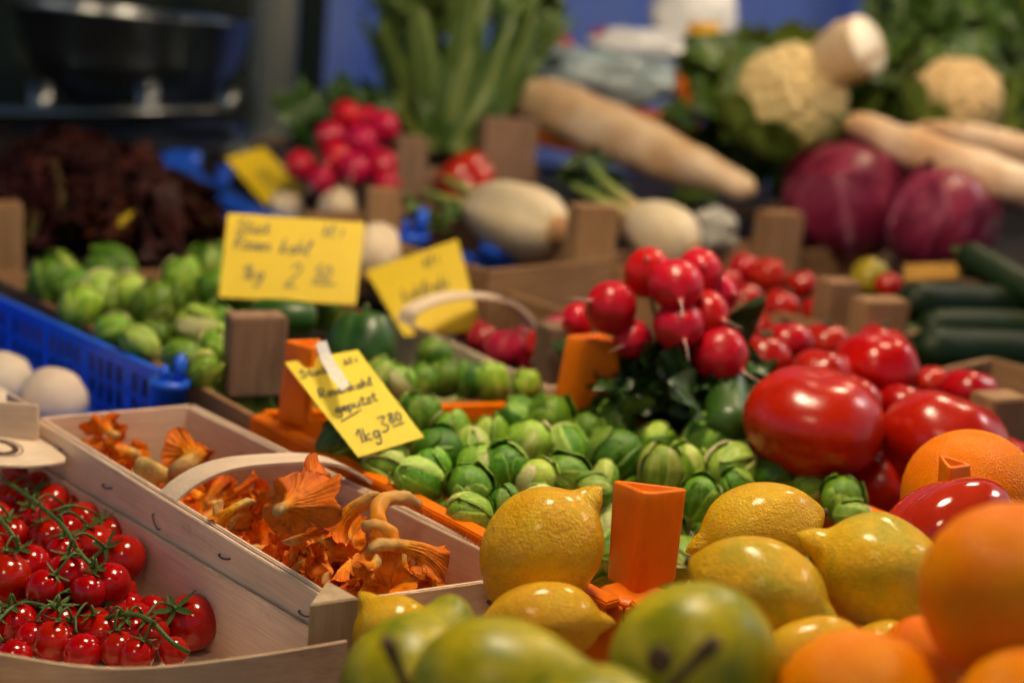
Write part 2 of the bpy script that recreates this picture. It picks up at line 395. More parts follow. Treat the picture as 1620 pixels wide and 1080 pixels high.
# unseen awning added to cut the sky light, and pendant lamps
aw = thing('added_shade_awning', 'unseen dark green awning added to shade the whole stall', 'awning', (0, 1.6, 2.4))
V, F = [], []
for i in range(20):
    for j in range(20):
        x = -2.4 + 4.1 * i / 19; y = -.15 + 3.3 * j / 19
        V.append((x, y, 2.3 + .10 * y + .03 * math.sin(x * 5) + .02 * math.sin(y * 7)))
F = grid_faces(20, 20)
obj('canvas', mesh('canvas', V, F, M_AWNING), aw)
def lamp(x, y, z, label, m=None):
    t = thing('pendant_lamp', label, 'lamp', (x, y, z), 'pendant lamps under the awning')
    vs, fs = ball(14, 20, lambda d: d * .11)
    obj('bulb', mesh('bulb', vs, fs, m or M_BULB), t, Matrix.Translation((x, y, z)))
    vs, fs = lathe([(.03, .19), (.035, .15), (.15, .06), (.16, .03), (.155, .03), (.146, .058), (.032, .145)], 28)
    obj('lamp_shade', mesh('lamp_shade', vs, fs, M_GREYMETAL), t, Matrix.Translation((x, y, z + .02)))
    vs, fs = tube([(0, 0, .17), (0, 0, .6)], .004, 6)
    obj('cord', mesh('cord', vs, fs, M_GREYMETAL), t, Matrix.Translation((x, y, z)))
lamp(.05, 1.02, 1.98, 'warm round pendant lamp hanging over the sprouts')
lamp(.75, 2.0, 2.08, 'unseen warm pendant lamp added to brighten the cabbages at the back', emit('added_bulb_glass', (1., .76, .50), 44.))  # extra lamp added to brighten the back rows
lamp(-.12, .05, 2.02, 'warm round pendant lamp hanging over the front edge of the stall', emit('weak_bulb_glass', (1., .76, .50), 12.))

# grey pole of the stall
pt, pb_ = P(430, -60, 2.45), P(424, 260, 2.45)
vs, fs = rounded_box(1.6, .07, .07, .012)
po = thing('metal_pole', 'grey square metal pole standing beside the weighing bowl', 'pole', (pb_.x, pb_.y, .98))
obj('shaft', mesh('shaft', vs, fs, M_GREYMETAL), po, Matrix.Translation((pb_.x, pb_.y, .98)) @ Matrix.Rotation(-math.pi / 2, 4, 'Y') @ Matrix.Translation((0, 0, -.035)))
vs, fs = rounded_box(.012, .13, .13, .003)
obj('base_plate', mesh('base_plate', vs, fs, M_GREYMETAL), po, Matrix.Translation((pb_.x, pb_.y, .981)) @ Matrix.Rotation(-math.pi / 2, 4, 'Y') @ Matrix.Translation((0, 0, -.065)))

# ------------------------------------------------------------------ baskets and crates
def staple(parent, p, along, up, out, ln=.011):
    p, along, up, out = Vector(p), Vector(along), Vector(up), Vector(out)
    pts = [p - along * ln / 2 - out * .003, p - along * ln / 2 + out * .0006, p + up * -.001 + out * .0011, p + along * ln / 2 + out * .0006, p + along * ln / 2 - out * .003]
    vs, fs = tube(smoothpath(pts, 14), .0006, 6)
    return obj('staple', mesh('staple', vs, fs, M_STAPLE), parent)

# chanterelle basket
ctr = (A3 + B3 + C3 + D3) / 4
ZB = .872
bk = thing('chip_basket', 'pale thin wooden basket full of orange chanterelles with an arched handle', 'basket', (ctr.x, ctr.y, ZB))
nAD = Vector((-vA.x, -vA.y, 0))
HB = ZR - ZB
def wall(name, p, q, h, th, m, par): return board(name, p, q, h, th, m, par)
wall('side_board', D3, A3, HB, .0030, M_VENEER, bk)
wall('side_board', B3, C3, HB, .0030, M_VENEER, bk)
eB = (B3 - A3).normalized(); eC = (C3 - D3).normalized()
wall('end_board', A3 + eB * .002, B3 - eB * .002, HB, .003, M_VENEER, bk)
wall('end_board', D3 + eC * .002, C3 - eC * .002, HB, .003, M_VENEER, bk)
# rim strips of split wood outside the side boards, one on each side
wl = -vA * .0035
board('rim_strip', D3 + wl + UP * -.0012, A3 + wl + UP * -.0012, .036, .0025, M_VENEER, bk)
board('rim_strip', B3 - vA * .0035 + UP * -.0015, C3 - vA * .0035 + UP * -.0015, .034, .0025, M_VENEER, bk)
dn = UP * -(HB - .002)
vs, fs = prism([A3 + dn, B3 + dn, C3 + dn, D3 + dn], [A3 + dn - UP * .003, B3 + dn - UP * .003, C3 + dn - UP * .003, D3 + dn - UP * .003])
obj('base_board', mesh('base_board', vs, fs, M_VENEER, smooth=False), bk)
uu = (A3 - D3).normalized()
for s in (.07, .30, .52, .70, .9):
    staple(bk, D3 + uu * (A3 - D3).length * s - vA * .0055 - UP * (.016 + .004 * math.sin(s * 40)), (uu + UP * (.9 if abs(s - .52) < .01 else -.1)).normalized(), UP, -vA)
uB = (C3 - B3).normalized()
for s in (.22, .5, .78): staple(bk, B3 + uB * (C3 - B3).length * s - vA * .0055 - UP * .017, uB, UP, -vA, .009)
# triangular corner posts
def tri_post(parent, c, a, b, z1, z0, m, s=.028):
    c, a, b = Vector(c), Vector(a), Vector(b)
    ring = [c, c + a * s, c + b * s]
    vs, fs = prism([Vector((q.x, q.y, z1)) for q in ring], [Vector((q.x, q.y, z0)) for q in ring], .0008)
    # local frame with grain upright
    M = frameM((c.x, c.y, z0), UP, a)
    Mi = M.inverted()
    return obj('corner_post', mesh('corner_post', [Mi @ q for q in vs], fs, m, smooth=False), parent, M)
pt_ = [Zp(518, 917, ZR + .006), Zp(490, 956, ZR + .006), Zp(568, 945, ZR + .006)]
vs, fs = prism(pt_, [Vector((q.x, q.y, ZB)) for q in pt_], .0008)
Mp = frameM((pt_[1].x, pt_[1].y, ZB), UP, vA); Mi = Mp.inverted()
obj('corner_post', mesh('corner_post', [Mi @ q for q in vs], fs, M_CORNER, smooth=False), bk, Mp)
tri_post(bk, C3 - uA * .004 - vA * .032, uA * -1, vA, ZR - .002, ZB, M_VENEER, .022)
# handle
h0, h1 = Zp(268, 784, ZR), Zp(580, 762, ZR)
hv = (h1 - h0); vs = []; fs = []; n = 40
along = uA
prof = []
for i in range(n):
    s = i / (n - 1)
    e = 1 - abs(2 * s - 1) ** 3.2
    c = h0.lerp(h1, s) + UP * (.021 * e)
    prof.append(c)
pts = [h0 + hv.normalized() * .003 - UP * .035] + prof + [h1 - hv.normalized() * .003 - UP * .035]
for i, c in enumerate(pts):
    t = (pts[min(i + 1, len(pts) - 1)] - pts[max(i - 1, 0)]).normalized(); nn = t.cross(along).normalized()
    if nn.z < 0: nn = -nn
    w = .0105
    for a, b in ((-1, -1), (1, -1), (1, 1), (-1, 1)): vs.append(c + along * (w * a) + nn * (.0011 * b))
fs = grid_faces(len(pts), 4, True) + [(3, 2, 1, 0), tuple(len(vs) - 4 + k for k in range(4))]
Mh = frameM(h0, hv, UP); Mi = Mh.inverted()
ho = obj('handle', mesh('handle', [Mi @ q for q in vs], fs, M_VENEER, smooth=False), bk, Mh)

# cherry tomato basket, just left of it and a little lower
tA = A3 - vA * .008 - UP * .034; tD = D3 - vA * .008 - UP * .0215
TW = .19
tb2 = thing('chip_basket', 'pale wooden basket of red vine cherry tomatoes with a flat printed handle', 'basket', ((tA + tD).x / 2 - .08, (tA + tD).y / 2, .86))
ex = .03
wall('side_board', tD - uu * 0, tA + uu * .02, .062, .003, M_VENEER, tb2)
wall('side_board', tD - vA * TW, tA - vA * TW + uu * .02, .062, .003, M_VENEER, tb2)
wall('end_board', tA - vA * TW + uu * .02, tA + uu * .02, .062, .003, M_VENEER, tb2)
fpts = smoothpath([Zp(549, 1011, tD.z + .012), Zp(400, 1035, tD.z + .004), Zp(240, 1053, tD.z - .006), Zp(120, 1050, tD.z - .006), Zp(-20, 1028, tD.z - .003), Zp(-220, 1000, tD.z)], 40)
vs = []
fd = (fpts[0] - fpts[-1]).normalized(); fo = Vector((fd.y, -fd.x, 0))
if fo.y > 0: fo = -fo
for q in fpts:
    for a, b in ((0, 0), (0, 1), (1, 1), (1, 0)): vs.append(Vector(q) + fo * (.003 * a) - UP * (.062 * b))
Mh = frameM(fpts[0], -fd, UP); Mi = Mh.inverted()
obj('end_board', mesh('end_board', [Mi @ Vector(q) for q in vs], grid_faces(40, 4, True), M_CORNER, smooth=False), tb2, Mh)  # darker wood colour stands in for shade on this front board
fl = [tD - UP * .058, tA + uu * .02 - UP * .05, tA - vA * TW + uu * .02 - UP * .05, tD - vA * TW - UP * .058]
vs, fs = prism(fl, [q - UP * .003 for q in fl]); obj('base_board', mesh('base_board', vs, fs, M_VENEER, smooth=False), tb2)
# flat broad handle across its far end with printed rings
hz = tA.z + .03
hp = [(-90, 672), (0, 681), (55, 690), (85, 706), (104, 722), (102, 729), (80, 733), (40, 736), (0, 735), (-90, 728)]
top = [Zp(x, y, hz - .008 * max(0, (x + 90) / 190)) for x, y in hp]
vs, fs = prism(top, [q - UP * .0022 for q in top], .0004)
Mh = frameM(top[0], vA, UP); Mi = Mh.inverted()
hn = obj('handle', mesh('handle', [Mi @ q for q in vs], fs, M_VENEER, smooth=False), tb2, Mh)
M_PRINT = plain('brown_print', (.10, .045, .03), .6)
rc = Zp(-2, 705, hz - .0025); mb = MB()
for r0, r1 in ((.0085, .0125), (.0145, .0153)):
    n = 40; V = []
    for k in range(n):
        a = 2 * math.pi * k / n
        for r in (r0, r1): V.append(rc + vA * (math.cos(a) * r * 1.05) + uA * (math.sin(a) * r * 1.35))
    V = [q + UP * (.0006 - .008 * 0) for q in V]
    mb.add(V, [(2 * k, 2 * k + 1, (2 * k + 3) % (2 * n), (2 * k + 2) % (2 * n)) for k in range(n)])
# drop the print onto the sloping handle
for q in mb.v:
    # plane of the handle: through three of its top points
    a_, b_, c_ = top[0], top[2], top[8]; nn = (b_ - a_).cross(c_ - a_).normalized()
    q.z = a_.z - (nn.x * (q.x - a_.x) + nn.y * (q.y - a_.y)) / nn.z + .0006
obj('printed_rings', mb.mesh('printed_rings', M_PRINT, False), hn)
# low end board of the next basket behind it
nb = thing('chip_basket', 'pale wooden basket end standing between tomatoes and white mushrooms', 'basket', Zp(20, 690, .93))
q0, q1 = Zp(-150, 622, .972), Zp(60, 640, .968)
board('end_board', q0, q1, .045, .004, M_VENEER, nb)
board('side_board', q1 + UP * -.004, q1 + uA * .05 + UP * -.004, .045, .003, M_VENEER, nb)
board('side_board', q0 + UP * -.004, q0 + uA * .05 + UP * -.004, .045, .003, M_VENEER, nb)

# orange plastic crate
oFL, oFR, oNL = Zp(420, 664, ZR), Zp(930, 645, ZR), Zp(985, 962, ZR)
oNR = oFR + oNL - oFL
oc = thing('plastic_crate', 'orange plastic crate heaped with small green sprouts, with tall corner posts', 'crate', ((oFL + oNR) / 2).to_tuple()[:2] + (.865,))
def rim_wall(name, a, b, h, th, flange, out, m, par):
    mb = MB(); x = (b - a).normalized(); L = (b - a).length
    vs, fs = rounded_box(L, th, h, .001); M = frameM(a - UP * h, x, UP); mb.add([M @ q for q in vs], fs)
    vs, fs = rounded_box(L, flange, .005, .0012); M = frameM(a + out * (flange / 2) + UP * .0005, x, UP); mb.add([M @ q for q in vs], fs)
    vs, fs = rounded_box(L, .003, .010, .0008); M = frameM(a + out * (flange - .0015) - UP * .0095, x, UP); mb.add([M @ q for q in vs], fs)
    n = int(L / .004)
    for k in range(n):                           # moulded ribs on the outer lip
        p = a + x * (L * (k + .5) / n) + out * (flange + .0002) - UP * .009
        vs, fs = rounded_box(.0016, .0012, .012, .0003); M = frameM(p, x, UP); mb.add([M @ q for q in vs], fs)
    return obj(name, mb.mesh(name, m, False), par)
oo = (oFR - oFL).normalized(); on = (oNL - oFL).normalized()
rim_wall('side_wall', oFL, oNL, .08, .003, .013, -oo, M_ORANGEP, oc)
rim_wall('side_wall', oFR, oNR, .08, .003, .013, oo, M_ORANGEP, oc)
rim_wall('end_wall', oFL + oo * .002, oFR - oo * .002, .08, .003, .011, -on, M_ORANGEP, oc)
rim_wall('end_wall', oNL + oo * .002, oNR - oo * .002, .08, .003, .011, on, M_ORANGEP, oc)
fl = [q - UP * .079 for q in (oFL, oFR, oNR, oNL)]
vs, fs = prism(fl, [q - UP * .003 for q in fl]); obj('base', mesh('base', vs, fs, M_ORANGEP, smooth=False), oc)
def clip(parent, top, bot, fil=.22, hollow=True):
    """three-sided corner post with rounded edges and a socket in its top; corners given in the photo with their distances"""
    def ring(C, k, fl):
        c = sum(C, Vector()) / 3; out = []
        C = [c + (q - c) * k for q in C]
        for i in range(3):
            p, q, n_ = C[i - 1], C[i], C[(i + 1) % 3]
            a_, b_ = q.lerp(p, fl), q.lerp(n_, fl)
            for j in range(7):
                t = j / 6; out.append(a_ * (1 - t) ** 2 + q * (2 * t * (1 - t)) + b_ * t * t)
        return out
    T = [P(*q) for q in top]; B = [P(*q) for q in bot]; dn = (sum(B, Vector()) - sum(T, Vector())).normalized()
    V = []
    for i in range(8): V += ring([b_.lerp(t_, i / 8) for t_, b_ in zip(T, B)], 1, fil)
    V += [q + dn * .0012 for q in ring(T, 1, fil)] + [q + dn * .0004 for q in ring(T, .985, fil)] + ring(T, .955, fil)
    V += ring(T, .70, fil) + [q + dn * .0006 for q in ring(T, .67, fil)] + [q + dn * .018 for q in ring(T, .58, fil)]
    n = len(V) // 21
    F = grid_faces(n, 21, True) + [tuple((n - 1) * 21 + k for k in range(21))]
    o = obj('corner_clip', mesh('corner_clip', V, F, M_ORANGEP), parent)
    return o
M_SOCKET = plain('shadowed_orange_plastic', (.30, .06, .003), .6)
clip(oc, [(962, 757, .90), (1022, 781, .855), (1096, 773, .90)], [(954, 908, .905), (1004, 945, .862), (1078, 912, .905)])
clip(oc, [(446, 538, 1.10), (497, 552, 1.075), (511, 535, 1.12)], [(432, 664, 1.115), (487, 672, 1.09), (497, 655, 1.135)])
clip(oc, [(893, 531, 1.19), (987, 541, 1.195), (948, 526, 1.235)], [(868, 650, 1.20), (979, 653, 1.205), (925, 640, 1.245)], .12)
# base flanges of the near post
vs, fs = ball(10, 20, lambda d: Vector((d.x * .024, d.y * .018, d.z * .004)))
obj('clip_foot', mesh('clip_foot', vs, fs, M_ORANGEP), oc, Matrix.Translation(P(1008, 942, .872)))

# wooden crate with sprouts behind, and generic wooden crates
def post(parent, px, py, d, wpx, hpx, m, name='corner_post', dep=.03, ztop=None, zbot=None):
    """squared upright whose top middle is at (px, py); stands down by hpx and on"""
    c = P(px, py, d); w = wpx * d / FPX; h = hpx * d / FPX
    z0 = c.z - h if zbot is None else zbot
    vs, fs = rounded_box(c.z - z0, w, dep, .0015, .0008)
    xw = Vector((cR.x, cR.y, 0)).normalized()
    yy = (vA * .8 + xw * .6).normalized()
    M = frameM((c.x, c.y, z0), UP, UP.cross(yy))
    return obj(name, mesh(name, vs, fs, m, smooth=False), parent, M)
wNL, wNR, wFL = Zp(400, 655, ZR), Zp(895, 622, ZR), Zp(-14, 431, ZR)
wFR = wNR + wFL - wNL
wc = thing('wooden_crate', 'brown wooden crate of sprouts under the two big yellow price tags', 'crate', ((wNL + wFR) / 2).to_tuple()[:2] + (.865,))
board('side_board', wFL, wNL, .05, .006, M_CRATE, wc); board('side_board', wFR, wNR, .05, .006, M_CRATE, wc)
wv = (wNR - wNL).normalized()
board('end_board', wNL + wv * .004, wNR - wv * .004, .05, .006, M_CRATE, wc); board('end_board', wFL + wv * .004, wFR - wv * .004, .05, .006, M_CRATE, wc)
fl = [q - UP * .052 for q in (wNL, wNR, wFR, wFL)]
vs, fs = prism(fl, [q - UP * .006 for q in fl]); obj('base_board', mesh('base_board', vs, fs, M_DARKWOOD, smooth=False), wc)
post(wc, 413, 503, 1.19, 92, 130, M_OLD, dep=.028)
post(wc, 888, 520, 1.30, 40, 120, M_OLD, dep=.03)
post(wc, 6, 325, 1.56, 60, 110, M_CRATE, dep=.035)

def crate(label, anchor, wv_, lu, h, posts=(), m=M_CRATE, group=None, side='R'):
    """anchor: 3D near corner; wv_ width, lu length going away"""
    a = Vector(anchor); b = a - vA * wv_ if side == 'R' else a + vA * wv_
    if side == 'L': a, b = b, a                   # a = near right, b = near left
    c, d_ = b + uA * lu, a + uA * lu
    t = thing('wooden_crate', label, 'crate', ((a + c) / 2).to_tuple()[:2] + (a.z - h,), group)
    board('end_board', b, a, h, .007, m, t); board('side_board', a + uA * .004, d_, h, .007, m, t); board('side_board', b + uA * .004, c, h, .007, m, t); board('end_board', c, d_, h, .007, m, t)
    fl = [q - UP * (h - .004) for q in (a, b, c, d_)]
    vs, fs = prism(fl, [q - UP * .006 for q in fl]); obj('base_board', mesh('base_board', vs, fs, M_DARKWOOD, smooth=False), t)
    for q in posts: post(t, *q, m)
    return t
k1 = crate('plain brown crate with a broad post, behind the yellow price tags', P(965, 410, 1.62), .19, .34, .075, [(950, 328, 1.60, 72, 165)])
k4 = crate('grey brown crate with two blurred posts in front of the celery', P(850, 262, 2.12), .30, .3, .1, [(655, 218, 1.92, 52, 95), (812, 190, 2.06, 92, 100)], M_OLD)
k2 = crate('wooden crate of small far red tomatoes with a pale post', P(1372, 522, 1.50), .26, .30, .06, [(1342, 448, 1.47, 60, 85)], M_CRATE)
k3 = crate('wooden crate full of dark green cucumbers', P(1385, 535, 1.42), .42, .42, .07, [(1410, 478, 1.42, 85, 80)], M_CRATE, side='L')
k5 = crate('wooden crate with a brown post below the red cabbages', P(1215, 402, 1.80), .5, .3, .075, [(1247, 338, 1.78, 70, 110)], M_CRATE, side='L')
k6 = crate('wooden crate end beside the big tomatoes', P(1570, 668, 1.18), .22, .12, .05, [(1606, 632, 1.18, 80, 90)], M_CRATE, side='L')
post(wc, 610, 300, 1.62, 55, 110, M_CRATE, dep=.02)
# front tray that carries lemons, pears and oranges
ft0, ft1 = Vector((-.14, .44, .925)), Vector((.66, .44, .925))
ft = thing('fruit_tray', 'wooden tray under the lemons, pears and oranges', 'tray', (.25, .6, .862))
slab('base_board', -.12, .62, .42, .80, .866, .878, M_CRATE, ft)
board('end_board', (-.12, .425, .90), (.62, .425, .90), .034, .008, M_CRATE, ft)

# blue mushroom crate at the left edge
def slotted(mb, a, b, ztop, h, th):
    """plastic wall with two rows of slots"""
    x = (b - a); x.z = 0; L = x.length; x.normalize()
    def bx(s0, s1, z0, z1):
        vs, fs = rounded_box(s1 - s0, th, z1 - z0, .0006); M = frameM(Vector((a.x, a.y, z0)) + x * s0 + UP * 0, x, UP); mb.add([M @ q for q in vs], fs)
    rows = [(0, .16), (.46, .54), (.84, 1.)]
    for r0, r1 in rows: bx(0, L, ztop - h * r1, ztop - h * r0)
    for (r0, r1), off in (((.16, .46), 0), ((.54, .84), .5)):
        s = 0; k = 0
        while s < L:
            w = .007 if k % 4 else .018
            bx(s, min(L, s + w), ztop - h * r1 - .0005, ztop - h * r0 + .0005)
            s += w + .0085; k += 1
bNR, bFR = Zp(285, 606, .953), Zp(-60, 448, .953)
bu = (bFR - bNR).normalized(); bv = Vector((bu.y, -bu.x, 0))
bv = eB.copy(); bv.z = 0; bv.normalize()
bc = thing('plastic_crate', 'bright blue slotted plastic crate holding big white mushrooms', 'crate', (bNR + bu * .15 - bv * .1).to_tuple()[:2] + (.88,))
mb = MB(); slotted(mb, bNR, bFR, .953, .058, .0016)
vs, fs = rounded_box((bFR - bNR).length, .008, .004, .001); Mx = frameM(bNR, bu, UP); mb.add([Mx @ q for q in vs], fs)
obj('side_wall', mb.mesh('side_wall', M_BLUEP, False), bc)
mb = MB(); slotted(mb, bNR - bv * .26, bFR - bv * .26, .953, .058, .003); obj('side_wall', mb.mesh('side_wall', M_BLUEP, False), bc)
mb = MB(); slotted(mb, bNR - bv * .26, bNR, .925, .03, .003); obj('end_wall', mb.mesh('end_wall', M_BLUEP, False), bc)
mb = MB(); slotted(mb, bFR - bv * .26, bFR, .953, .058, .003); obj('end_wall', mb.mesh('end_wall', M_BLUEP, False), bc)
fl = [q - UP * .057 for q in (bNR, bFR, bFR - bv * .26, bNR - bv * .26)]
vs, fs = prism(fl, [q - UP * .003 for q in fl]); obj('base', mesh('base', vs, fs, M_BLUEP, smooth=False), bc)
def corner_piece(par, p, s=1., lab='corner_post', m=M_BLUEP, h=.04, st=.022):
    mb = MB()
    vs, fs = lathe([(.0, .002), (.016, .002), (.0165, 0), (.0165, -.004), (.014, -.005), (.0135, -h), (0, -h)], 20); mb.add([Vector(p) + q * s for q in vs], fs)
    for dx, w, hh in ((-.007, .006, st * .55), (.004, .0085, st)):
        vs, fs = rounded_box(w * s, .012 * s, hh * s, .002); mb.add([Vector(p) + Vector((dx * s, 0, .001)) + q for q in vs], fs)
    return obj(lab, mb.mesh(lab, m), par)
corner_piece(bc, Zp(268, 600, .957) + UP * -.002, 1.05)

# second blue crate far behind
gNL, gNR = P(480, 388, 1.78), P(925, 402, 1.72)
gz = (gNL.z + gNR.z) / 2; gNL.z = gNR.z = gz
gx = (gNR - gNL).normalized(); gu = uA
gc = thing('plastic_crate', 'blue plastic crate of fennel bulbs behind the yellow tags', 'crate', ((gNL + gNR) / 2 + gu * .2).to_tuple()[:2] + (.98,))
gF = .46
for nm, a, b in (('end_wall', gNL, gNR), ('side_wall', gNL, gNL + gu * gF), ('side_wall', gNR, gNR + gu * gF), ('end_wall', gNL + gu * gF, gNR + gu * gF)):
    mb = MB(); slotted(mb, a, b, gz, .06, .004); obj(nm, mb.mesh(nm, M_BLUEP, False), gc)
for px, py, d, s in ((650, 372, 1.74, 1.5), (792, 392, 1.72, 1.6), (905, 398, 1.72, 1.4), (480, 385, 1.78, 1.6)): corner_piece(gc, P(px, py, d), s)
for px, py, d, s in ((284, 288, 2.16, 2.4), (335, 308, 2.1, 2.2)): corner_piece(gc, P(px, py, d), s, st=.02)
fl = [q - UP * .06 for q in (gNL, gNR, gNR + gu * gF, gNL + gu * gF)]
vs, fs = prism(fl, [q - UP * .003 for q in fl]); obj('base', mesh('base', vs, fs, M_BLUEP, smooth=False), gc)
# blue liner sheet hanging over the left of that crate
def sheet(name, pts_rows, m, par=None, th=.002):
    """thick crumpled sheet through rows of (px,py,d)"""
    rows = [smoothpath([P(*q) for q in r], 16) for r in pts_rows]
    cols = [smoothpath([r[i] for r in rows], 12) for i in range(16)]
    V = [cols[i][j] + noise.noise_vector(cols[i][j] * 40) * .006 for j in range(12) for i in range(16)]
    F = grid_faces(12, 16); n = len(V)
    V += [q + Vector((0, 0, -th)) for q in V]; F += [tuple(x + n for x in q[::-1]) for q in F]
    return obj(name, mesh(name, V, F, m), par)
tag(sheet('blue_liner', [[(245, 245, 2.1), (290, 238, 2.15), (330, 280, 2.15), (470, 330, 2.0)], [(268, 300, 1.98), (320, 300, 1.98), (370, 310, 1.95), (480, 350, 1.85)], [(300, 345, 1.9), (360, 348, 1.88), (420, 350, 1.82), (500, 370, 1.76)]], M_BLUEP), 'crumpled blue plastic liner beside the dark red lettuce', 'liner')

# inner basket with red onions
iNL, iFL = Zp(868, 612, .962), Zp(618, 497, .962)
iw = .17
iv = vA
ib = thing('chip_basket', 'small pale basket of dark red onions with a thin bent handle', 'basket', ((iNL + iFL) / 2 + iv * .08).to_tuple()[:2] + (.9,))
board('side_board', iFL, iNL, .045, .004, M_VENEER, ib); board('side_board', iFL + iv * iw, iNL + iv * iw, .045, .004, M_VENEER, ib)
board('end_board', iNL, iNL + iv * iw, .045, .004, M_VENEER, ib); board('end_board', iFL, iFL + iv * iw, .045, .004, M_VENEER, ib)
hp = smoothpath([P(640, 512, 1.38), P(655, 488, 1.38), P(715, 468, 1.40), P(790, 472, 1.43), P(830, 500, 1.45), P(838, 530, 1.46)], 30)
vs = []
for i, c in enumerate(hp):
    t = (hp[min(i + 1, 29)] - hp[max(i - 1, 0)]).normalized(); nn = t.cross(uA).normalized()
    for a, b in ((-1, -1), (1, -1), (1, 1), (-1, 1)): vs.append(c + uA * (.011 * a) + nn * (.0013 * b))
obj('handle', mesh('handle', vs, grid_faces(30, 4, True), M_VENEER, smooth=False), ib)

# ------------------------------------------------------------------ price tags
GL = {
 'S': (.62, [[(.55, .85), (.4, 1), (.15, .95), (.08, .75), (.3, .55), (.5, .35), (.42, .08), (.15, 0), (.0, .15)]]),
 't': (.42, [[(.2, .95), (.15, .2), (.25, .02), (.4, .1)], [(.0, .62), (.4, .66)]]),
 'u': (.5, [[(.05, .5), (.05, .12), (.2, .0), (.36, .15), (.4, .5), (.4, .1), (.5, .02)]]),
 'ü': (.5, [[(.05, .5), (.05, .12), (.2, .0), (.36, .15), (.4, .5), (.4, .1), (.5, .02)], [(.12, .72), (.14, .76)], [(.34, .74), (.36, .78)]]),
 'c': (.42, [[(.38, .42), (.22, .52), (.05, .3), (.12, .03), (.38, .08)]]),
 'k': (.5, [[(.08, 1.), (.05, 0)], [(.38, .52), (.08, .25), (.42, 0)]]),
 'R': (.6, [[(.08, 0), (.1, 1.), (.4, .98), (.48, .75), (.35, .55), (.1, .5), (.52, 0)]]),
 'o': (.46, [[(.25, .5), (.06, .35), (.1, .05), (.3, .02), (.38, .28), (.25, .5), (.46, .45)]]),
 's': (.38, [[(.32, .46), (.12, .48), (.1, .32), (.3, .18), (.22, .0), (.02, .06)]]),
 'e': (.42, [[(.04, .24), (.34, .32), (.22, .52), (.06, .34), (.12, .03), (.4, .1)]]),
 'n': (.5, [[(.06, .5), (.06, .0), (.08, .35), (.26, .5), (.38, .35), (.38, .03), (.5, .05)]]),
 'h': (.5, [[(.1, 1.), (.05, 0), (.1, .35), (.28, .5), (.4, .32), (.4, .0)]]),
 'l': (.28, [[(.1, .3), (.22, .85), (.12, 1.), (.08, .4), (.12, .03), (.28, .1)]]),
 'g': (.48, [[(.36, .45), (.18, .52), (.05, .3), (.15, .05), (.34, .2), (.38, .5), (.34, -.3), (.18, -.45), (.02, -.3)]]),
 'p': (.5, [[(.08, .5), (.05, -.4)], [(.08, .35), (.28, .5), (.4, .28), (.25, .02), (.08, .12)]]),
 'z': (.44, [[(.04, .48), (.36, .5), (.05, .02), (.4, .04)]]),
 'I': (.25, [[(.1, .8), (.08, 0)]]), '.': (.2, [[(.06, 0), (.1, .04)]]), ' ': (.35, []), '-': (.4, [[(.02, .3), (.36, .33)]]),
 'a': (.46, [[(.36, .45), (.15, .5), (.05, .2), (.18, .02), (.34, .2), (.36, .48), (.34, .1), (.46, .03)]]), 'b': (.46, [[(.12, 1.), (.06, .1), (.25, .02), (.38, .25), (.25, .5), (.08, .35)]]),
 'r': (.4, [[(.06, .5), (.06, 0)], [(.06, .32), (.2, .5), (.36, .45)]]), 'i': (.24, [[(.08, .5), (.08, .1), (.2, .03)], [(.1, .72), (.12, .78)]]),
 '1': (.36, [[(.02, .65), (.26, 1.), (.22, 0)]]),
 '2': (.5, [[(.05, .8), (.22, 1.), (.4, .82), (.3, .5), (.04, .03), (.2, .06), (.46, .02)]]),
 '3': (.5, [[(.04, .98), (.42, .98), (.2, .58), (.42, .35), (.34, .05), (.04, .03)]]),
 '5': (.5, [[(.44, .98), (.14, .98), (.1, .55), (.35, .55), (.38, .15), (.04, .02)]]),
 '8': (.5, [[(.4, .85), (.2, 1.), (.08, .78), (.38, .3), (.22, .0), (.04, .25), (.4, .85)]]),
 '0': (.5, [[(.22, 1.), (.05, .6), (.12, .05), (.34, .08), (.42, .6), (.22, 1.)]]),
}
def write(mb, text, x, y, h, Q, N, wd=.0011, slant=.25, wobble=.03, rise=0.):
    x0 = x
    for ch in text:
        w, st = GL[ch]
        for line in st:
            pts = smoothpath([(a, b, 0) for a, b in line], max(6, 5 * len(line))) if len(line) > 2 else [Vector((a, b, 0)) for a, b in line]
            pts = [Vector((x + (q.x + slant * q.y) * h + random.uniform(-1, 1) * wobble * h * .2, y + q.y * h + rise * (x - x0), 0)) for q in pts]
            W3 = [Q(q.x, q.y) + N * .0006 for q in pts]
            V = []
            for i, q in enumerate(W3):
                t = (W3[min(i + 1, len(W3) - 1)] - W3[max(i - 1, 0)]).normalized(); s = N.cross(t).normalized() * wd * random.uniform(.35, .6)
                V += [q - s, q + s]
            mb.add(V, [(2 * i, 2 * i + 1, 2 * i + 3, 2 * i + 2) for i in range(len(W3) - 1)])
        x += w * h * 1.08
    return x
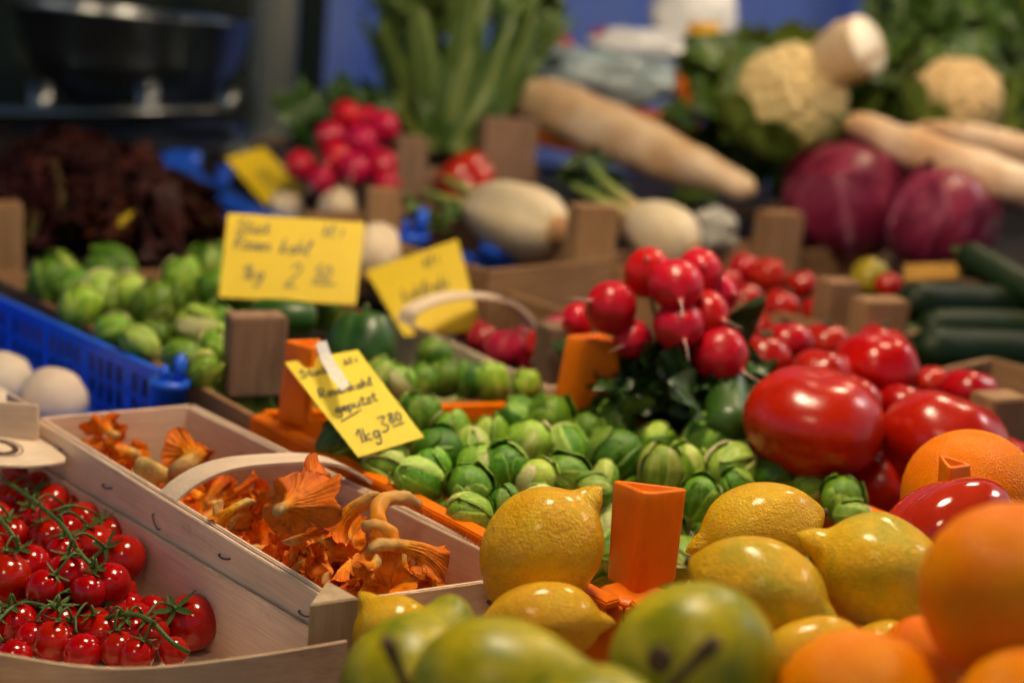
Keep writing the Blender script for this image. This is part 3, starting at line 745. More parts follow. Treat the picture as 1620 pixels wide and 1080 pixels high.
def price_tag(corners, label, m, lines, strokes=(), wd=.0011, curl=.0):
    """corners: top left, top right, bottom right, bottom left as (px, py, distance)"""
    a, b, c, d = [P(*q) for q in corners]
    t = thing('price_tag', label, 'price tag', (d + c) / 2, 'yellow price tags')
    n = 10; V = []
    X = (b - a); Y = (a - d); N = X.cross(Y).normalized()
    if N.dot(cF) > 0: N = -N
    for j in range(n):
        for i in range(n):
            s, r = i / (n - 1), j / (n - 1)
            V.append(a.lerp(b, s).lerp(d.lerp(c, s), r) + N * curl * (4 * r * (1 - r)))
    F = grid_faces(n, n); k = len(V)
    V += [q - N * .0005 for q in V]; F = F + [tuple(x + k for x in q[::-1]) for q in F]
    obj('card', mesh('card', V, F, m, smooth=False), t)
    mb = MB(); wX, hY = X.length, Y.length; Xn, Yn = X.normalized(), Y.normalized()
    def Q(x, y):
        s_, r_ = x / wX, y / hY
        return d.lerp(c, s_).lerp(a.lerp(b, s_), r_) + N * curl * (4 * r_ * (1 - r_))
    for text, fx, fy, fh, rise in lines: write(mb, text, fx * wX, fy * hY, fh * hY, Q, N, wd, rise=rise)
    for x0, y0, x1, y1 in strokes:
        q0, q1 = Q(x0 * wX, y0 * hY) + N * .0006, Q(x1 * wX, y1 * hY) + N * .0006
        s = N.cross((q1 - q0).normalized()) * wd * .45; mb.add([q0 - s, q0 + s, q1 + s, q1 - s], [(0, 1, 2, 3)])
    for q in mb.v: q += N * .0002
    obj('handwriting', mb.mesh('handwriting', M_INK, False), t)
    return t, N
t3, N3 = price_tag([(450, 573, 1.085), (566, 553, 1.11), (671, 691, 1.03), (567, 723, 1.005)], 'yellow price tag taped to the orange corner post above the front sprouts', M_PAPER,
          [('Stück', .05, .81, .072, .02), ('kl I', .70, .86, .06, .0), ('Rosenkohl', .08, .58, .085, .05), ('geputzt', .14, .41, .09, .1), ('1kg', .13, .10, .12, .06), ('3', .50, .14, .14, 0), ('80', .70, .20, .09, 0)], [(.12, .33, .48, .39), (.70, .165, .88, .175)], .0013)
# strip of tape
tp = [P(503, 540, 1.105), P(520, 553, 1.10), P(510, 577, 1.085), P(530, 575, 1.088), P(540, 618, 1.068), P(552, 608, 1.075)]
tpN = N3
V = []
for i in range(14):
    s = i / 13
    l = smoothpath([P(499, 545, 1.092), P(507, 572, 1.068), P(522, 598, 1.048), P(540, 622, 1.03)], 14)[i]
    r = smoothpath([P(516, 542, 1.097), P(526, 568, 1.076), P(542, 592, 1.056), P(553, 612, 1.041)], 14)[i]
    for k in range(5): V.append(l.lerp(r, k / 4) + tpN * (.0012 + .0012 * random.random()))
obj('tape', mesh('tape', V, grid_faces(14, 5), M_TAPE), t3)
price_tag([(360, 337, 1.37), (577, 352, 1.39), (563, 482, 1.355), (346, 470, 1.335)], 'large upright yellow price tag above the sprouts in the wooden crate', M_PAPER2,
          [('Stück', .07, .78, .14, -.02), ('kl. I', .70, .80, .13, 0), ('Rosen', .06, .58, .16, -.03), ('kohl', .40, .56, .17, -.03), ('1kg', .14, .22, .17, 0), ('2', .46, .16, .28, 0), ('50', .66, .26, .18, 0)], [(.66, .22, .84, .225)], .0016)
price_tag([(578, 428, 1.47), (724, 378, 1.47), (762, 522, 1.43), (640, 532, 1.42)], 'yellow price tag leaning askew behind the bent basket handle', M_PAPER2,
          [('kl I', .58, .80, .12, 0), ('kohlrabi', .2, .45, .17, .1)], (), .0015)
price_tag([(356, 250, 1.98), (418, 232, 2.02), (484, 305, 1.92), (420, 325, 1.9)], 'small tilted ochre price tag left of the far radishes', M_PAPER2, [('1kg', .2, .3, .3, 0)], (), .0016)
tag(obj('price_strip', mesh('price_strip', *prism([P(1430, 418, 1.66), P(1520, 415, 1.66), P(1520, 440, 1.65), P(1430, 444, 1.65)], [P(1430, 418, 1.665), P(1520, 415, 1.665), P(1520, 440, 1.655), P(1430, 444, 1.655)]), M_DIMSTRIP, smooth=False)), 'narrow orange yellow strip lying below the red cabbages', 'price strip')

# ------------------------------------------------------------------ produce meshes
def sprout_mesh(seed, cut=False, pale=0.):
    rnd = random.Random(seed); mb = MB()
    el = rnd.uniform(1.0, 1.32)
    def core(d):
        k = 1 + .04 * noise.noise(d * 2 + Vector((seed, 0, 0)))
        return Vector((d.x * .93 * k, d.y * .93 * k, d.z * .95 * el * k))
    vs, fs = ball(16, 22, core); mb.add(vs, fs, [.28 + pale] * len(vs))
    nl = rnd.randint(5, 7); NU, NV = 13, 15
    for i in range(nl):
        ph = i * 2.4 + rnd.uniform(-.3, .3); cover = rnd.uniform(.62, .93); w = rnd.uniform(.6, 1.05); off = .015 + .028 * (nl - i) * rnd.uniform(.6, 1.3)
        V, A = [], []
        base = rnd.uniform(.08, .5) + pale
        curl = rnd.uniform(.01, .12)
        for a in range(NV):
            vv = a / (NV - 1); th = math.pi - .12 - vv * math.pi * cover
            wd = w * (.35 + .65 * math.sin(math.pi * min(1, .12 + .88 * vv ** .85)) ** .7) * (1 if vv < .75 else math.sqrt(max(0, 1 - ((vv - .75) / .25) ** 2)) * .94 + .06)
            for b in range(NU):
                u = -1 + 2 * b / (NU - 1)
                sth = max(.25, math.sin(th))
                phi = ph + u * wd * min(1.6, 1. / sth) * .8
                lip = curl * (abs(u) ** 5 + (max(0, vv - .8) / .2) ** 2 * .8)
                rib = .02 * math.exp(-(u / .09) ** 2) * (1 - vv)
                vein = .014 * math.sin(abs(u) * 9 - vv * 12) * (1 - abs(u)) * min(1, abs(u) * 5)
                lip += (.03 * math.sin(vv * 17 + i * 2) + .02 * math.sin(u * 11 + i)) * max(abs(u), vv) ** 3
                r = 1 + off + lip + rib + vein + .035 * noise.noise(Vector((u * 2 + seed, vv * 3, i)))
                if abs(u) > .99 or a == NV - 1: r -= .035 + off * .6
                V.append(Vector((math.sin(th) * math.cos(phi) * r, math.sin(th) * math.sin(phi) * r, math.cos(th) * r * el)))
                t = base + .26 * math.exp(-(u / (.06 * (1.3 - vv))) ** 2) * (1 - .7 * vv) + .22 * max(0, noise.noise(Vector((u * 1.3 + seed, vv * 1.6, i * 3)))) + .05 * max(0, math.sin(abs(u) * 7 - vv * 9)) ** 3 + .22 * max(0, abs(u) - .82) / .18 + .2 * max(0, vv - .9) / .1 + .3 * max(0, .25 - vv) / .25
                A.append(t)
        mb.add(V, grid_faces(NV, NU), A)
    # cut stump at the bottom
    vs, fs = lathe([(.30, -.9 * el), (.33, -1.03 * el), (.30, -1.10 * el), (.0, -1.11 * el)], 14)
    mb.add(vs, fs, [1.0 + (.2 if cut else 0)] * len(vs))
    return mb.v, mb.f, mb.a
SPR = []
for s in range(7):
    v_, f_, a_ = sprout_mesh(s + 3, pale=(.0, .05, .12, .2, .0, .3, .08)[s])
    SPR.append((mesh('sprout', v_, f_, M_SPROUT, a_), mesh('sprout', v_, f_, M_SPROUTD, a_)))
def sprout(px, py, rx, ry, var, ax, label, z=None, d=None, group='sprouts in the orange crate', dark=False):
    """ax: direction of the tip on the picture plane in degrees (0 right, 90 up), plus a share towards the viewer"""
    if d is None: d = dz(px, py + ry * .75, z)
    ang, toV = ax; a = rad(ang)
    r = math.sqrt(rx * ry) * d / FPX
    axis = toward(math.cos(a), math.sin(a), -toV)
    o = obj('brussels_sprout', SPR[var][1 if dark else 0], None, basis_M(P(px, py, d), axis, r, random.uniform(0, 6.28)))
    return tag(o, label, 'sprout', group)
S = sprout; zf = .948
NEAR = [  # px, py, rx, ry, variant, (angle, toward), dark, label
 (664, 655, 32, 32, 0, (100, .3), 1, 'dark round sprout touching the right edge of the taped tag'),
 (545, 700, 42, 34, 4, (200, .2), 1, 'dark sprout half hidden under the taped price tag'),
 (610, 736, 31, 27, 2, (-10, .3), 0, 'pointed light green sprout just below the tag corner'),
 (660, 762, 37, 33, 3, (150, .6), 0, 'smooth pale green sprout nearest the rim of the orange crate'),
 (682, 738, 29, 30, 1, (120, .4), 0, 'mid green sprout tucked behind the smooth pale one'),
 (694, 712, 44, 34, 4, (20, .3), 1, 'long dark green sprout right of the tag corner'),
 (712, 684, 33, 25, 2, (100, .2), 0, 'light topped sprout under the dark round one'),
 (772, 690, 30, 28, 0, (80, .2), 0, 'green sprout between the cut topped one and the bright pale one'),
 (748, 712, 30, 26, 3, (-85, .5), 0, 'sprout with a rough cream cut stem facing up'),
 (762, 738, 37, 33, 5, (60, .5), 0, 'pale veined sprout in front of the cut stem'),
 (742, 771, 40, 36, 1, (120, .7), 0, 'rounded sprout with a pale midrib, frontmost in the middle'),
 (740, 812, 37, 25, 2, (160, .3), 0, 'low sprout wedged against the rim beside the large lemon'),
 (800, 738, 28, 42, 0, (95, .4), 0, 'tall narrow sprout standing upright'),
 (838, 698, 35, 33, 5, (60, .6), 0, 'bright pale sprout at the top middle of the heap'),
 (820, 662, 33, 28, 0, (150, .2), 0, 'green sprout in front of the far orange rim'),
 (868, 662, 38, 36, 6, (60, .4), 0, 'large sprout in front of the far orange corner post'),
 (898, 706, 28, 29, 3, (-60, .5), 0, 'pale sprout with its cut end turned to the viewer'),
 (930, 682, 28, 33, 4, (80, .3), 1, 'dark sprout between the cut pale one and the yellowish one'),
 (972, 672, 33, 26, 2, (90, .2), 0, 'yellowish green sprout by the far right corner post'),
 (975, 718, 46, 38, 1, (35, .5), 1, 'big dark green sprout with one light vein'),
 (897, 752, 40, 34, 6, (150, .4), 0, 'broad green sprout left of the cream stump'),
 (850, 758, 33, 33, 5, (80, .6), 0, 'sprout with a bold white midrib'),
 (852, 792, 29, 22, 5, (180, .3), 0, 'small whitish sprout just above the large lemon'),
 (796, 796, 24, 26, 0, (100, .3), 1, 'small shaded sprout between two front sprouts'),
 (958, 752, 20, 20, 3, (-90, .9), 0, 'small sprout showing a round cream stump'),
 (938, 776, 32, 22, 0, (170, .4), 0, 'green sprout left of the near orange post'),
 (1045, 741, 34, 32, 3, (85, .4), 0, 'pale flat topped sprout right above the near orange post'),
 (1088, 736, 28, 32, 2, (100, .2), 0, 'pale ribbed sprout beside the flat topped one'),
 (1040, 702, 42, 22, 6, (10, .2), 0, 'flat lying sprout behind the flat topped one'),
 (1132, 697, 45, 37, 2, (40, .4), 0, 'large yellow green sprout left of the biggest tomato'),
 (1156, 740, 45, 33, 5, (-160, .5), 0, 'crinkled pale sprout with dry leaf edges'),
 (1236, 720, 45, 33, 3, (170, .4), 0, 'pale oval sprout leaning on the biggest tomato'),
 (1226, 756, 33, 29, 4, (60, .4), 1, 'dark small sprout under the pale oval one'),
 (1106, 786, 30, 32, 6, (80, .3), 0, 'sprout between the near orange post and the upper lemon'),
 (1166, 768, 29, 22, 0, (120, .3), 0, 'shaded sprout peeping over the upper lemon'),
 (1280, 770, 26, 23, 2, (20, .4), 0, 'little sprout beside the upper lemon at its right'),
 (1332, 788, 38, 33, 1, (100, .5), 0, 'round green sprout under the biggest tomato'),
 (1350, 816, 30, 22, 5, (0, .4), 0, 'crumpled pale sprout touching the rough lemon'),
]
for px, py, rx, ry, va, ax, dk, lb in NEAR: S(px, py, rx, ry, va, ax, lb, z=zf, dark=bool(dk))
# the layer below, glimpsed in the gaps
rr = random.Random(11)
for k in range(64):
    s, t_ = rr.uniform(.06, .94), rr.uniform(.06, .94)
    q = oFL.lerp(oFR, s).lerp(oNL.lerp(oNR, s), t_); q.z = .921 + rr.uniform(-.006, .006)
    o = obj('brussels_sprout', SPR[rr.randrange(7)][1], None, basis_M(q, (rr.uniform(-1, 1), rr.uniform(-1, 1), rr.uniform(-.2, 1)), .0165 * rr.uniform(.85, 1.15), rr.uniform(0, 6)))
    tag(o, 'small dark sprout in the lower layer of the orange crate', 'sprout', 'lower layer of sprouts in the orange crate')
GB = 'sprouts in the wooden crate'
BACK = [
 (88, 440, 40, 30, 0, (100, .3), 1, 'dark sprout at the far left by the red lettuce'),
 (172, 425, 42, 28, 6, (160, .2), 0, 'wide sprout topmost against the red lettuce'),
 (128, 482, 28, 30, 2, (60, .4), 0, 'pale pointed sprout by the left crate board'),
 (160, 462, 30, 27, 3, (-80, .4), 0, 'sprout with a cream spot on its top'),
 (205, 462, 28, 32, 5, (60, .4), 0, 'pale streaked sprout right of the cream spotted one'),
 (180, 518, 26, 20, 2, (20, .3), 0, 'light sprout low by the board, second along'),
 (222, 541, 26, 24, 3, (140, .3), 0, 'light sprout low by the board above the blue corner'),
 (250, 482, 36, 36, 6, (60, .4), 0, 'large veined sprout in the middle of the left heap'),
 (285, 440, 30, 26, 2, (90, .3), 0, 'yellowish sprout below the tag, left of its edge'),
 (330, 420, 34, 30, 0, (80, .3), 1, 'round dark sprout touching the large tag at its left'),
 (348, 462, 38, 36, 1, (100, .3), 1, 'big dark sprout under the left corner of the large tag'),
 (308, 517, 34, 32, 5, (170, .5), 0, 'pale striped sprout in front of the heap'),
 (345, 508, 24, 26, 2, (60, .4), 0, 'yellow edged sprout beside the pale striped one'),
 (248, 528, 26, 20, 1, (-20, .4), 0, 'small oval sprout lying flat'),
 (348, 552, 28, 32, 2, (110, .3), 0, 'light sprout against the weathered post'),
 (290, 566, 30, 24, 0, (0, .4), 1, 'dark low sprout near the blue corner piece'),
 (322, 582, 26, 24, 2, (40, .4), 0, 'light green sprout lowest beside the post'),
 (385, 475, 36, 32, 4, (90, .2), 1, 'dark sprout above the weathered post'),
 (118, 452, 30, 24, 1, (90, .2), 0, 'mid green sprout beside the far left dark one'),
 (602, 596, 26, 26, 3, (60, .3), 0, 'pale sprout beneath the green pepper'),
 (632, 604, 28, 24, 5, (120, .3), 0, 'veined sprout right of the taped tag in the wooden crate'),
 (668, 602, 30, 24, 1, (60, .3), 0, 'green sprout third from the tag in the wooden crate'),
 (705, 596, 32, 26, 4, (60, .3), 1, 'dark sprout in the middle of the front row of the wooden crate'),
 (745, 600, 28, 24, 0, (90, .3), 1, 'rounded sprout right of the row middle in the wooden crate'),
 (778, 602, 28, 24, 2, (100, .3), 0, 'yellow topped sprout fourth along the crate front board'),
 (832, 608, 24, 18, 2, (90, .3), 0, 'last yellowish sprout beside the brown corner post'),
 (512, 492, 30, 24, 4, (90, .2), 1, 'dark sprout under the right corner of the large tag'),
 (690, 560, 34, 20, 1, (0, .2), 1, 'long dark sprout against the pale basket board'),
]
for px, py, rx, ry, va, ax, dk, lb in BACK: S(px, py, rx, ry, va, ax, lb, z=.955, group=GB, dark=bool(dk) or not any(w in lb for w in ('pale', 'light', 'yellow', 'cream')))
for k in range(60):
    s, t_ = rr.uniform(.05, .95), rr.uniform(.05, .95)
    q = wNL.lerp(wNR, s).lerp(wFL.lerp(wFR, s), t_)
    if s > .55 and t_ > .3: continue
    q.z = .918 + rr.uniform(-.006, .008) + (.02 * t_ if s < .5 else 0)
    o = obj('brussels_sprout', SPR[rr.randrange(7)][1], None, basis_M(q, (rr.uniform(-1, 1), rr.uniform(-1, 1), rr.uniform(-.2, 1)), .017 * rr.uniform(.85, 1.15), rr.uniform(0, 6)))
    tag(o, 'small dark sprout in the lower layer of the wooden crate', 'sprout', 'lower layer of sprouts in the wooden crate')

# chanterelles
def chant_mesh(seed, L=1., capr=.75, stem=.2, bend=.3, frill=1., path=None):
    rnd = random.Random(seed); n = 120
    ph = [rnd.uniform(0, 6.28) for _ in range(6)]
    outer = []
    for i in range(26):
        s = i / 25
        fl = max(0, (s - .35) / .65)
        r = stem * (1.05 - .25 * math.sin(s * 2.2)) + (capr - stem) * fl ** 2.1
        z = L * (s if s < .8 else .8 + (s - .8) * .55)
        outer.append((r, z, s, 1))
    inner = []
    for i in range(9):
        s = i / 8
        r = capr * (1.0 - s) * .985; z = L * .915 + .03 * math.sin(s * 3) - L * .28 * s ** 1.5
        inner.append((max(r, .004), z, 1., 0))
    pts = outer + [(capr * 1.02, L * .925, 1., 0)] + inner
    pts = [(stem * .2, -.03, 0, 1)] + pts
    V, A = [], []
    for i, (r, z, s, out) in enumerate(pts):
        fl = max(0, (s - .35) / .65)
        ox = bend * math.sin(z * 1.9) * .6; oy = bend * (z * z) * .5
        for k in range(n):
            a = 2 * math.pi * k / n
            w = fl ** 1.5 * frill
            rr_ = r * (1 + w * (.16 * math.sin(2 * a + ph[0]) + .12 * math.sin(3 * a + ph[1]) + .07 * math.sin(5 * a + ph[2]) + .045 * math.sin(9 * a + ph[3])))
            rr_ *= 1 + w * .22 * noise.noise(Vector((math.cos(a) * 2.2 + seed * 3, math.sin(a) * 2.2, 1.)))
            zz = z + w * (.14 * math.sin(2 * a + ph[4]) + .09 * math.sin(3 * a + ph[5]) + .05 * math.sin(7 * a + ph[1])) * (r / capr)
            if out and fl > .05:
                g = 30 if fl > .45 else 15
                rd = abs(math.sin(g / 2 * a + .5 * math.sin(s * 9 + ph[0]) + .9 * noise.noise(Vector((math.cos(a) * 4, math.sin(a) * 4 + seed, s * 5)))))
                amp_ = .55 + .9 * abs(noise.noise(Vector((math.cos(a) * 3 + seed, math.sin(a) * 3, s * 2)))) * 1.6
                rr_ += .045 * amp_ * (rd ** .6 - .6) * min(1, fl * 3); zz -= .035 * (rd ** .6 - .6) * fl
            rr_ *= 1 + .05 * noise.noise(Vector((math.cos(a) * 1.3 + seed, math.sin(a) * 1.3, z * 3)))
            V.append(Vector((math.cos(a) * rr_ + ox, math.sin(a) * rr_ + oy, zz)))
            A.append(s * .95 + .05)
    # the stump of the stem takes the first ring
    me = mesh('chanterelle', V, grid_faces(len(pts), n, True) + [tuple(range(n))[::-1]], M_CHANT, A)
    return me
CH = [chant_mesh(1, 1., .44, .15, .8, 1.2), chant_mesh(2, 1., .40, .19, -.7), chant_mesh(3, 1.1, .34, .18, .9), chant_mesh(4, .8, .55, .15, .1, 1.3), chant_mesh(5, 1.1, .30, .19, -1.0, .9), chant_mesh(6, .9, .46, .21, .6, 1.3), chant_mesh(17, 1.0, .60, .10, .5, 1.25)]
def chanterelle(base, cap, var, label, sc=None, roll=0., grp='chanterelles in the wooden basket'):
    b, c = P(*base), P(*cap); L = (c - b).length * (sc or 1.)
    return tag(obj('chanterelle', CH[var], None, basis_M(b, c - b, L, roll)), label, 'mushroom', grp)
def curly(pts, rads, label):
    ps = smoothpath([P(*q) for q in pts], 34); rs = []
    for i in range(34):
        x = i / 33 * (len(rads) - 1); k = min(int(x), len(rads) - 2); rs.append((rads[k] + (rads[k + 1] - rads[k]) * (x - k)) / FPX * .86)
    vs, fs = tube(ps, rs, 18)
    vs = [q + noise.noise_vector(q * 160) * .0013 for q in vs]
    A = [(i // 18) / 33. * .75 for i in range(len(vs))]
    return tag(obj('chanterelle', mesh('chanterelle', vs, fs, M_CHANT, A)), label, 'mushroom', 'chanterelles in the wooden basket')
chanterelle((440, 806, .805), (562, 868, .885), 6, 'largest chanterelle, lying with its broad gilled cap towards the viewer', .40, .4)
chanterelle((592, 862, .85), (645, 925, .862), 2, 'thick pale stemmed chanterelle at the near right of the basket', .95, 1.)
chanterelle((640, 955, .875), (584, 908, .835), 3, 'frilly deep orange chanterelle cap beside the wooden corner post', .8, 2.)
chanterelle((598, 885, .845), (560, 905, .835), 5, 'small ruffled chanterelle on top of the frilly cap', 1., 0.)
curly([(662, 797, .93), (636, 787, .915), (606, 792, .90), (597, 818, .89), (606, 848, .885), (612, 880, .885)], [9, 12, 13, 14, 15, 17], 'chanterelle with a long pale stem curled over the basket rim')
curly([(577, 832, .875), (592, 832, .87), (612, 840, .868), (618, 862, .868), (606, 880, .868)], [8, 12, 14, 15, 13], 'hook shaped orange chanterelle under the curled stem')
chanterelle((598, 786, .93), (566, 848, .91), 4, 'narrow upright orange chanterelle beside the curled stem', 1., 0)
chanterelle((632, 868, .875), (648, 905, .88), 1, 'short chanterelle with a white cut stem by the inner board', 1., 0)
chanterelle((510, 806, .915), (478, 782, .945), 5, 'round capped chanterelle with a pale base below the handle', .85, 1.)
chanterelle((455, 860, .87), (470, 830, .87), 4, 'stubby pale chanterelle stem in front of the largest cap', 1.6, 0)
chanterelle((398, 790, .92), (378, 840, .915), 2, 'bent tan chanterelle near the handle end', 1., 2)
chanterelle((345, 800, .93), (385, 830, .92), 4, 'small curled chanterelle against the near board under the handle', 1., 1)
chanterelle((440, 770, .97), (400, 775, .975), 1, 'chanterelle with a pale stem just below the handle', 1., 1)
chanterelle((285, 745, 1.0), (262, 705, 1.03), 1, 'dark hollow chanterelle in front of the handle in the far half', 1.2, 0)
chanterelle((230, 745, 1.0), (290, 720, 1.04), 4, 'yellow stemmed chanterelle in the far half of the basket', 1.2, .6)
chanterelle((185, 690, 1.07), (150, 665, 1.08), 3, 'small bright chanterelle in the far corner of the basket', .9, 0)
chanterelle((215, 720, 1.05), (195, 730, 1.04), 5, 'chanterelle cap leaning on the near board in the far half', 2.2, 2.)
rr = random.Random(5)
for k in range(230):
    t_, s = rr.uniform(.05, .95), rr.uniform(.14, .86)
    q = D3.lerp(A3, t_).lerp(C3.lerp(B3, t_), s)
    hp_ = .052 - .012 * t_ - (.018 if s > .7 and t_ < .35 else 0) - (.006 if t_ > .55 else 0) - (.012 if s > .6 and t_ > .5 else 0)
    q.z = ZB + .004 + rr.uniform(.5, 1.08) * hp_ + (-.004 if t_ < .1 else 0)
    ax = Vector((rr.uniform(-1, 1), rr.uniform(-1, 1), rr.uniform(-.5, .9))).normalized()
    L = rr.uniform(.015, .030)
    o = obj('chanterelle', CH[rr.choice((1, 2, 4, 5, 5, 0))], None, basis_M(q - ax * L * .5, ax, L, rr.uniform(0, 6)))
    tag(o, 'small orange chanterelle heaped among many others in the wooden basket', 'mushroom', 'heap of small chanterelles in the basket')

for k in range(125):
    t_, s = (rr.uniform(.06, .80), rr.uniform(.16, .80)) if k < 65 else (rr.uniform(.6, .97), rr.uniform(.10, .62))
    q = D3.lerp(A3, t_).lerp(C3.lerp(B3, t_), s)
    q.z = ZB + .050 + rr.uniform(-.004, .008) - (.010 if s > .6 else 0) - .010 * t_
    ax = Vector((rr.uniform(-1, 1), rr.uniform(-1, 1), rr.uniform(-.4, .5))).normalized(); L = rr.uniform(.018, .030)
    o = obj('chanterelle', CH[rr.choice((1, 2, 4, 5, 0, 3))], None, basis_M(q - ax * L * .5, ax, L, rr.uniform(0, 6)))
    tag(o, 'curled golden chanterelle on top of the heap in the wooden basket', 'mushroom', 'chanterelles on top of the basket heap')
for k in range(16):
    t_, s = rr.uniform(.05, .32), rr.uniform(.62, .86)
    q = D3.lerp(A3, t_).lerp(C3.lerp(B3, t_), s); q.z = ZB + rr.uniform(.014, .034)
    ax = Vector((rr.uniform(-1, 1), rr.uniform(-1, 1), rr.uniform(-.2, .6))).normalized(); L = rr.uniform(.022, .034)
    tag(obj('chanterelle', CH[rr.choice((1, 2, 4, 5))], None, basis_M(q - ax * L * .5, ax, L, rr.uniform(0, 6))), 'small chanterelle low against the inner board at the near end of the basket', 'mushroom', 'chanterelles low at the near end')
# cherry tomatoes on their vines
def round_tomato(seed, obl=.94, dent=.08, rib=0.):
    def fn(d):
        rr_ = 1 + .02 * noise.noise(d * 1.5 + Vector((seed, 0, 0)))
        th = math.acos(max(-1, min(1, d.z)))
        dp = dent * math.exp(-(th / .35) ** 2)
        rr_ *= 1 + rib * math.sin(th) ** .5 * (abs(math.cos(2.5 * math.atan2(d.y, d.x) + seed + .4 * noise.noise(d * 2))) - .6) * math.exp(-((th - .7) / .9) ** 2)
        rr_ *= 1 + rib * .6 * noise.noise(d * 1.1 + Vector((0, seed, 0)))
        return Vector((d.x * rr_, d.y * rr_, d.z * obl * rr_ - dp))
    vs, fs = ball(28, 36, fn); return mesh('tomato', vs, fs, None)
def with_mat(me, m): me.materials.append(m); return me
CHT = [with_mat(round_tomato(s, .95, .05), M_CHERRY) for s in range(4)]
def calyx_mesh(seed, n=5, ln=.85, m=M_STEM):
    rnd = random.Random(seed); mb = MB()
    for i in range(n):
        a = 2 * math.pi * i / n + rnd.uniform(-.2, .2); V = []
        l = ln * rnd.uniform(.8, 1.15); up = rnd.uniform(.1, .6)
        for j in range(9):
            s = j / 8; w = .11 * math.sin(math.pi * min(1, .15 + s * .85)) + .004
            c = Vector((math.cos(a), math.sin(a), 0)) * l * s; z = .93 + .04 + up * .5 * s * s - .1 * s
            t = Vector((-math.sin(a), math.cos(a), 0))
            for k in (-1, 0, 1): V.append(c + t * w * k + Vector((0, 0, z + .03 * abs(k))))
        mb.add(V, grid_faces(9, 3))
    vs, fs = lathe([(.0, .9), (.10, .93), (.09, 1.0), (.07, 1.08), (0, 1.09)], 10); mb.add(vs, fs)
    return mb.mesh('calyx', m)
CAL = [calyx_mesh(s) for s in range(3)]
def truss(label, stem, toms, z, grp='trusses of cherry tomatoes'):
    sp = smoothpath([P(x, y, d) for x, y, d in stem], 40)
    t = thing('tomato_truss', label, 'tomato truss', sp[20], grp)
    mb = MB(); vs, fs = tube(sp, [.0015] * 40, 8); mb.add(vs, fs)
    for x, y, r in toms:
        d = dz(x, y, z); c = P(x, y, d); R_ = r * 1.1 * d / FPX
        tgt = min(sp, key=lambda q: (q - c).length)
        ax = (tgt - c).normalized(); ax = (ax * .8 + UP * .55 + Vector((random.uniform(-.35, .35), random.uniform(-.35, .35), 0))).normalized()
        M = basis_M(c, ax, R_, random.uniform(0, 6))
        o = obj('tomato', CHT[random.randrange(4)], t, M)
        if r < 26: continue
        obj('calyx', CAL[random.randrange(3)], o, M)
        e = c + ax * R_ * 1.0
        vs, fs = tube(smoothpath([tgt, tgt.lerp(e, .5) + UP * .005 + ax * .003, e + ax * .003, e], 10), [.0009] * 10, 6); mb.add(vs, fs)
    obj('stem', mb.mesh('stem', M_STEM), t)
    return t
dU = lambda x, y, z=.926: (x, y, dz(x, y, z))
truss('upper truss of shiny red cherry tomatoes on a green branching stem', [dU(5, 758), dU(48, 788), dU(98, 830, .93), dU(120, 866, .925), dU(148, 898, .918)],
      [(107, 911, 35), (173, 922, 31), (193, 884, 36), (150, 862, 31), (100, 872, 26), (75, 850, 27), (130, 825, 30), (80, 796, 30), (55, 818, 26), (172, 846, 28), (128, 800, 22), (60, 770, 24), (105, 840, 24), (88, 760, 22), (30, 745, 22), (140, 935, 26), (70, 930, 28)], .905)
truss('cherry tomatoes cut by the left edge beside the upper truss', [dU(-40, 800, .93), dU(-12, 812, .93), dU(12, 835, .928), dU(30, 862, .92)],
      [(8, 913, 38), (44, 895, 33), (14, 846, 28), (-10, 822, 28), (12, 790, 25), (-30, 870, 34), (25, 770, 22)], .905)
truss('lower truss of cherry tomatoes along the front board of the basket', [dU(150, 985, .895), dU(190, 972, .905), (232, 978, dz(232, 978, .908)), dU(272, 1015, .90), dU(300, 1032, .893)],
      [(302, 984, 42), (207, 999, 28), (187, 1026, 28), (160, 1002, 32), (240, 1002, 26), (275, 1030, 22), (215, 1036, 26)], .888)
truss('dim cherry tomatoes lowest in the front left corner of the basket', [dU(-20, 1000, .895), dU(20, 960, .9), dU(60, 955, .9), dU(120, 985, .895)],
      [(27, 984, 32), (80, 962, 28), (95, 987, 33), (85, 1014, 32), (240, 965, 22), (110, 905, 24), (160, 950, 24), (190, 935, 24), (215, 975, 22), (40, 900, 24), (95, 930, 26), (20, 880, 24), (150, 985, 24), (20, 1040, 28), (-25, 990, 32), (130, 1030, 28), (50, 1010, 26), (130, 955, 28), (20, 940, 24), (60, 945, 28), (175, 965, 26), (205, 960, 22), (150, 940, 26)], .888)
# lemons
def lemon_mesh(seed, nip=.30, neck=.12, m=M_LEMON):
    rnd = random.Random(seed); prof = []
    N = 66
    for i in range(N + 1):
        t = math.pi * i / N; z = math.cos(t) * 1.16; r = math.sin(t) ** .93 * (1 - .30 * math.exp(-(t / .5) ** 2))
        if z > .82: r += 0
        tip = math.exp(-((t) / .24) ** 2); z += nip * tip
        r += .13 * math.exp(-((t - .22) / .10) ** 2) * nip
        bt = math.exp(-((math.pi - t) / .28) ** 2); z -= neck * bt
        prof.append((max(r, .003), z))
    def fn(a, r, z, i):
        k = 1 + .035 * math.sin(a * 2 + seed) + .02 * math.sin(a * 5 + seed * 2 + z * 2) + .03 * noise.noise(Vector((math.cos(a) * 1.2, math.sin(a) * 1.2, z * 1.3 + seed * 7)))
        return r * k, z + .03 * math.sin(a + seed) * (1 - abs(z))
    vs, fs = lathe(prof, 56, fn); return mesh('lemon', vs, fs, m)
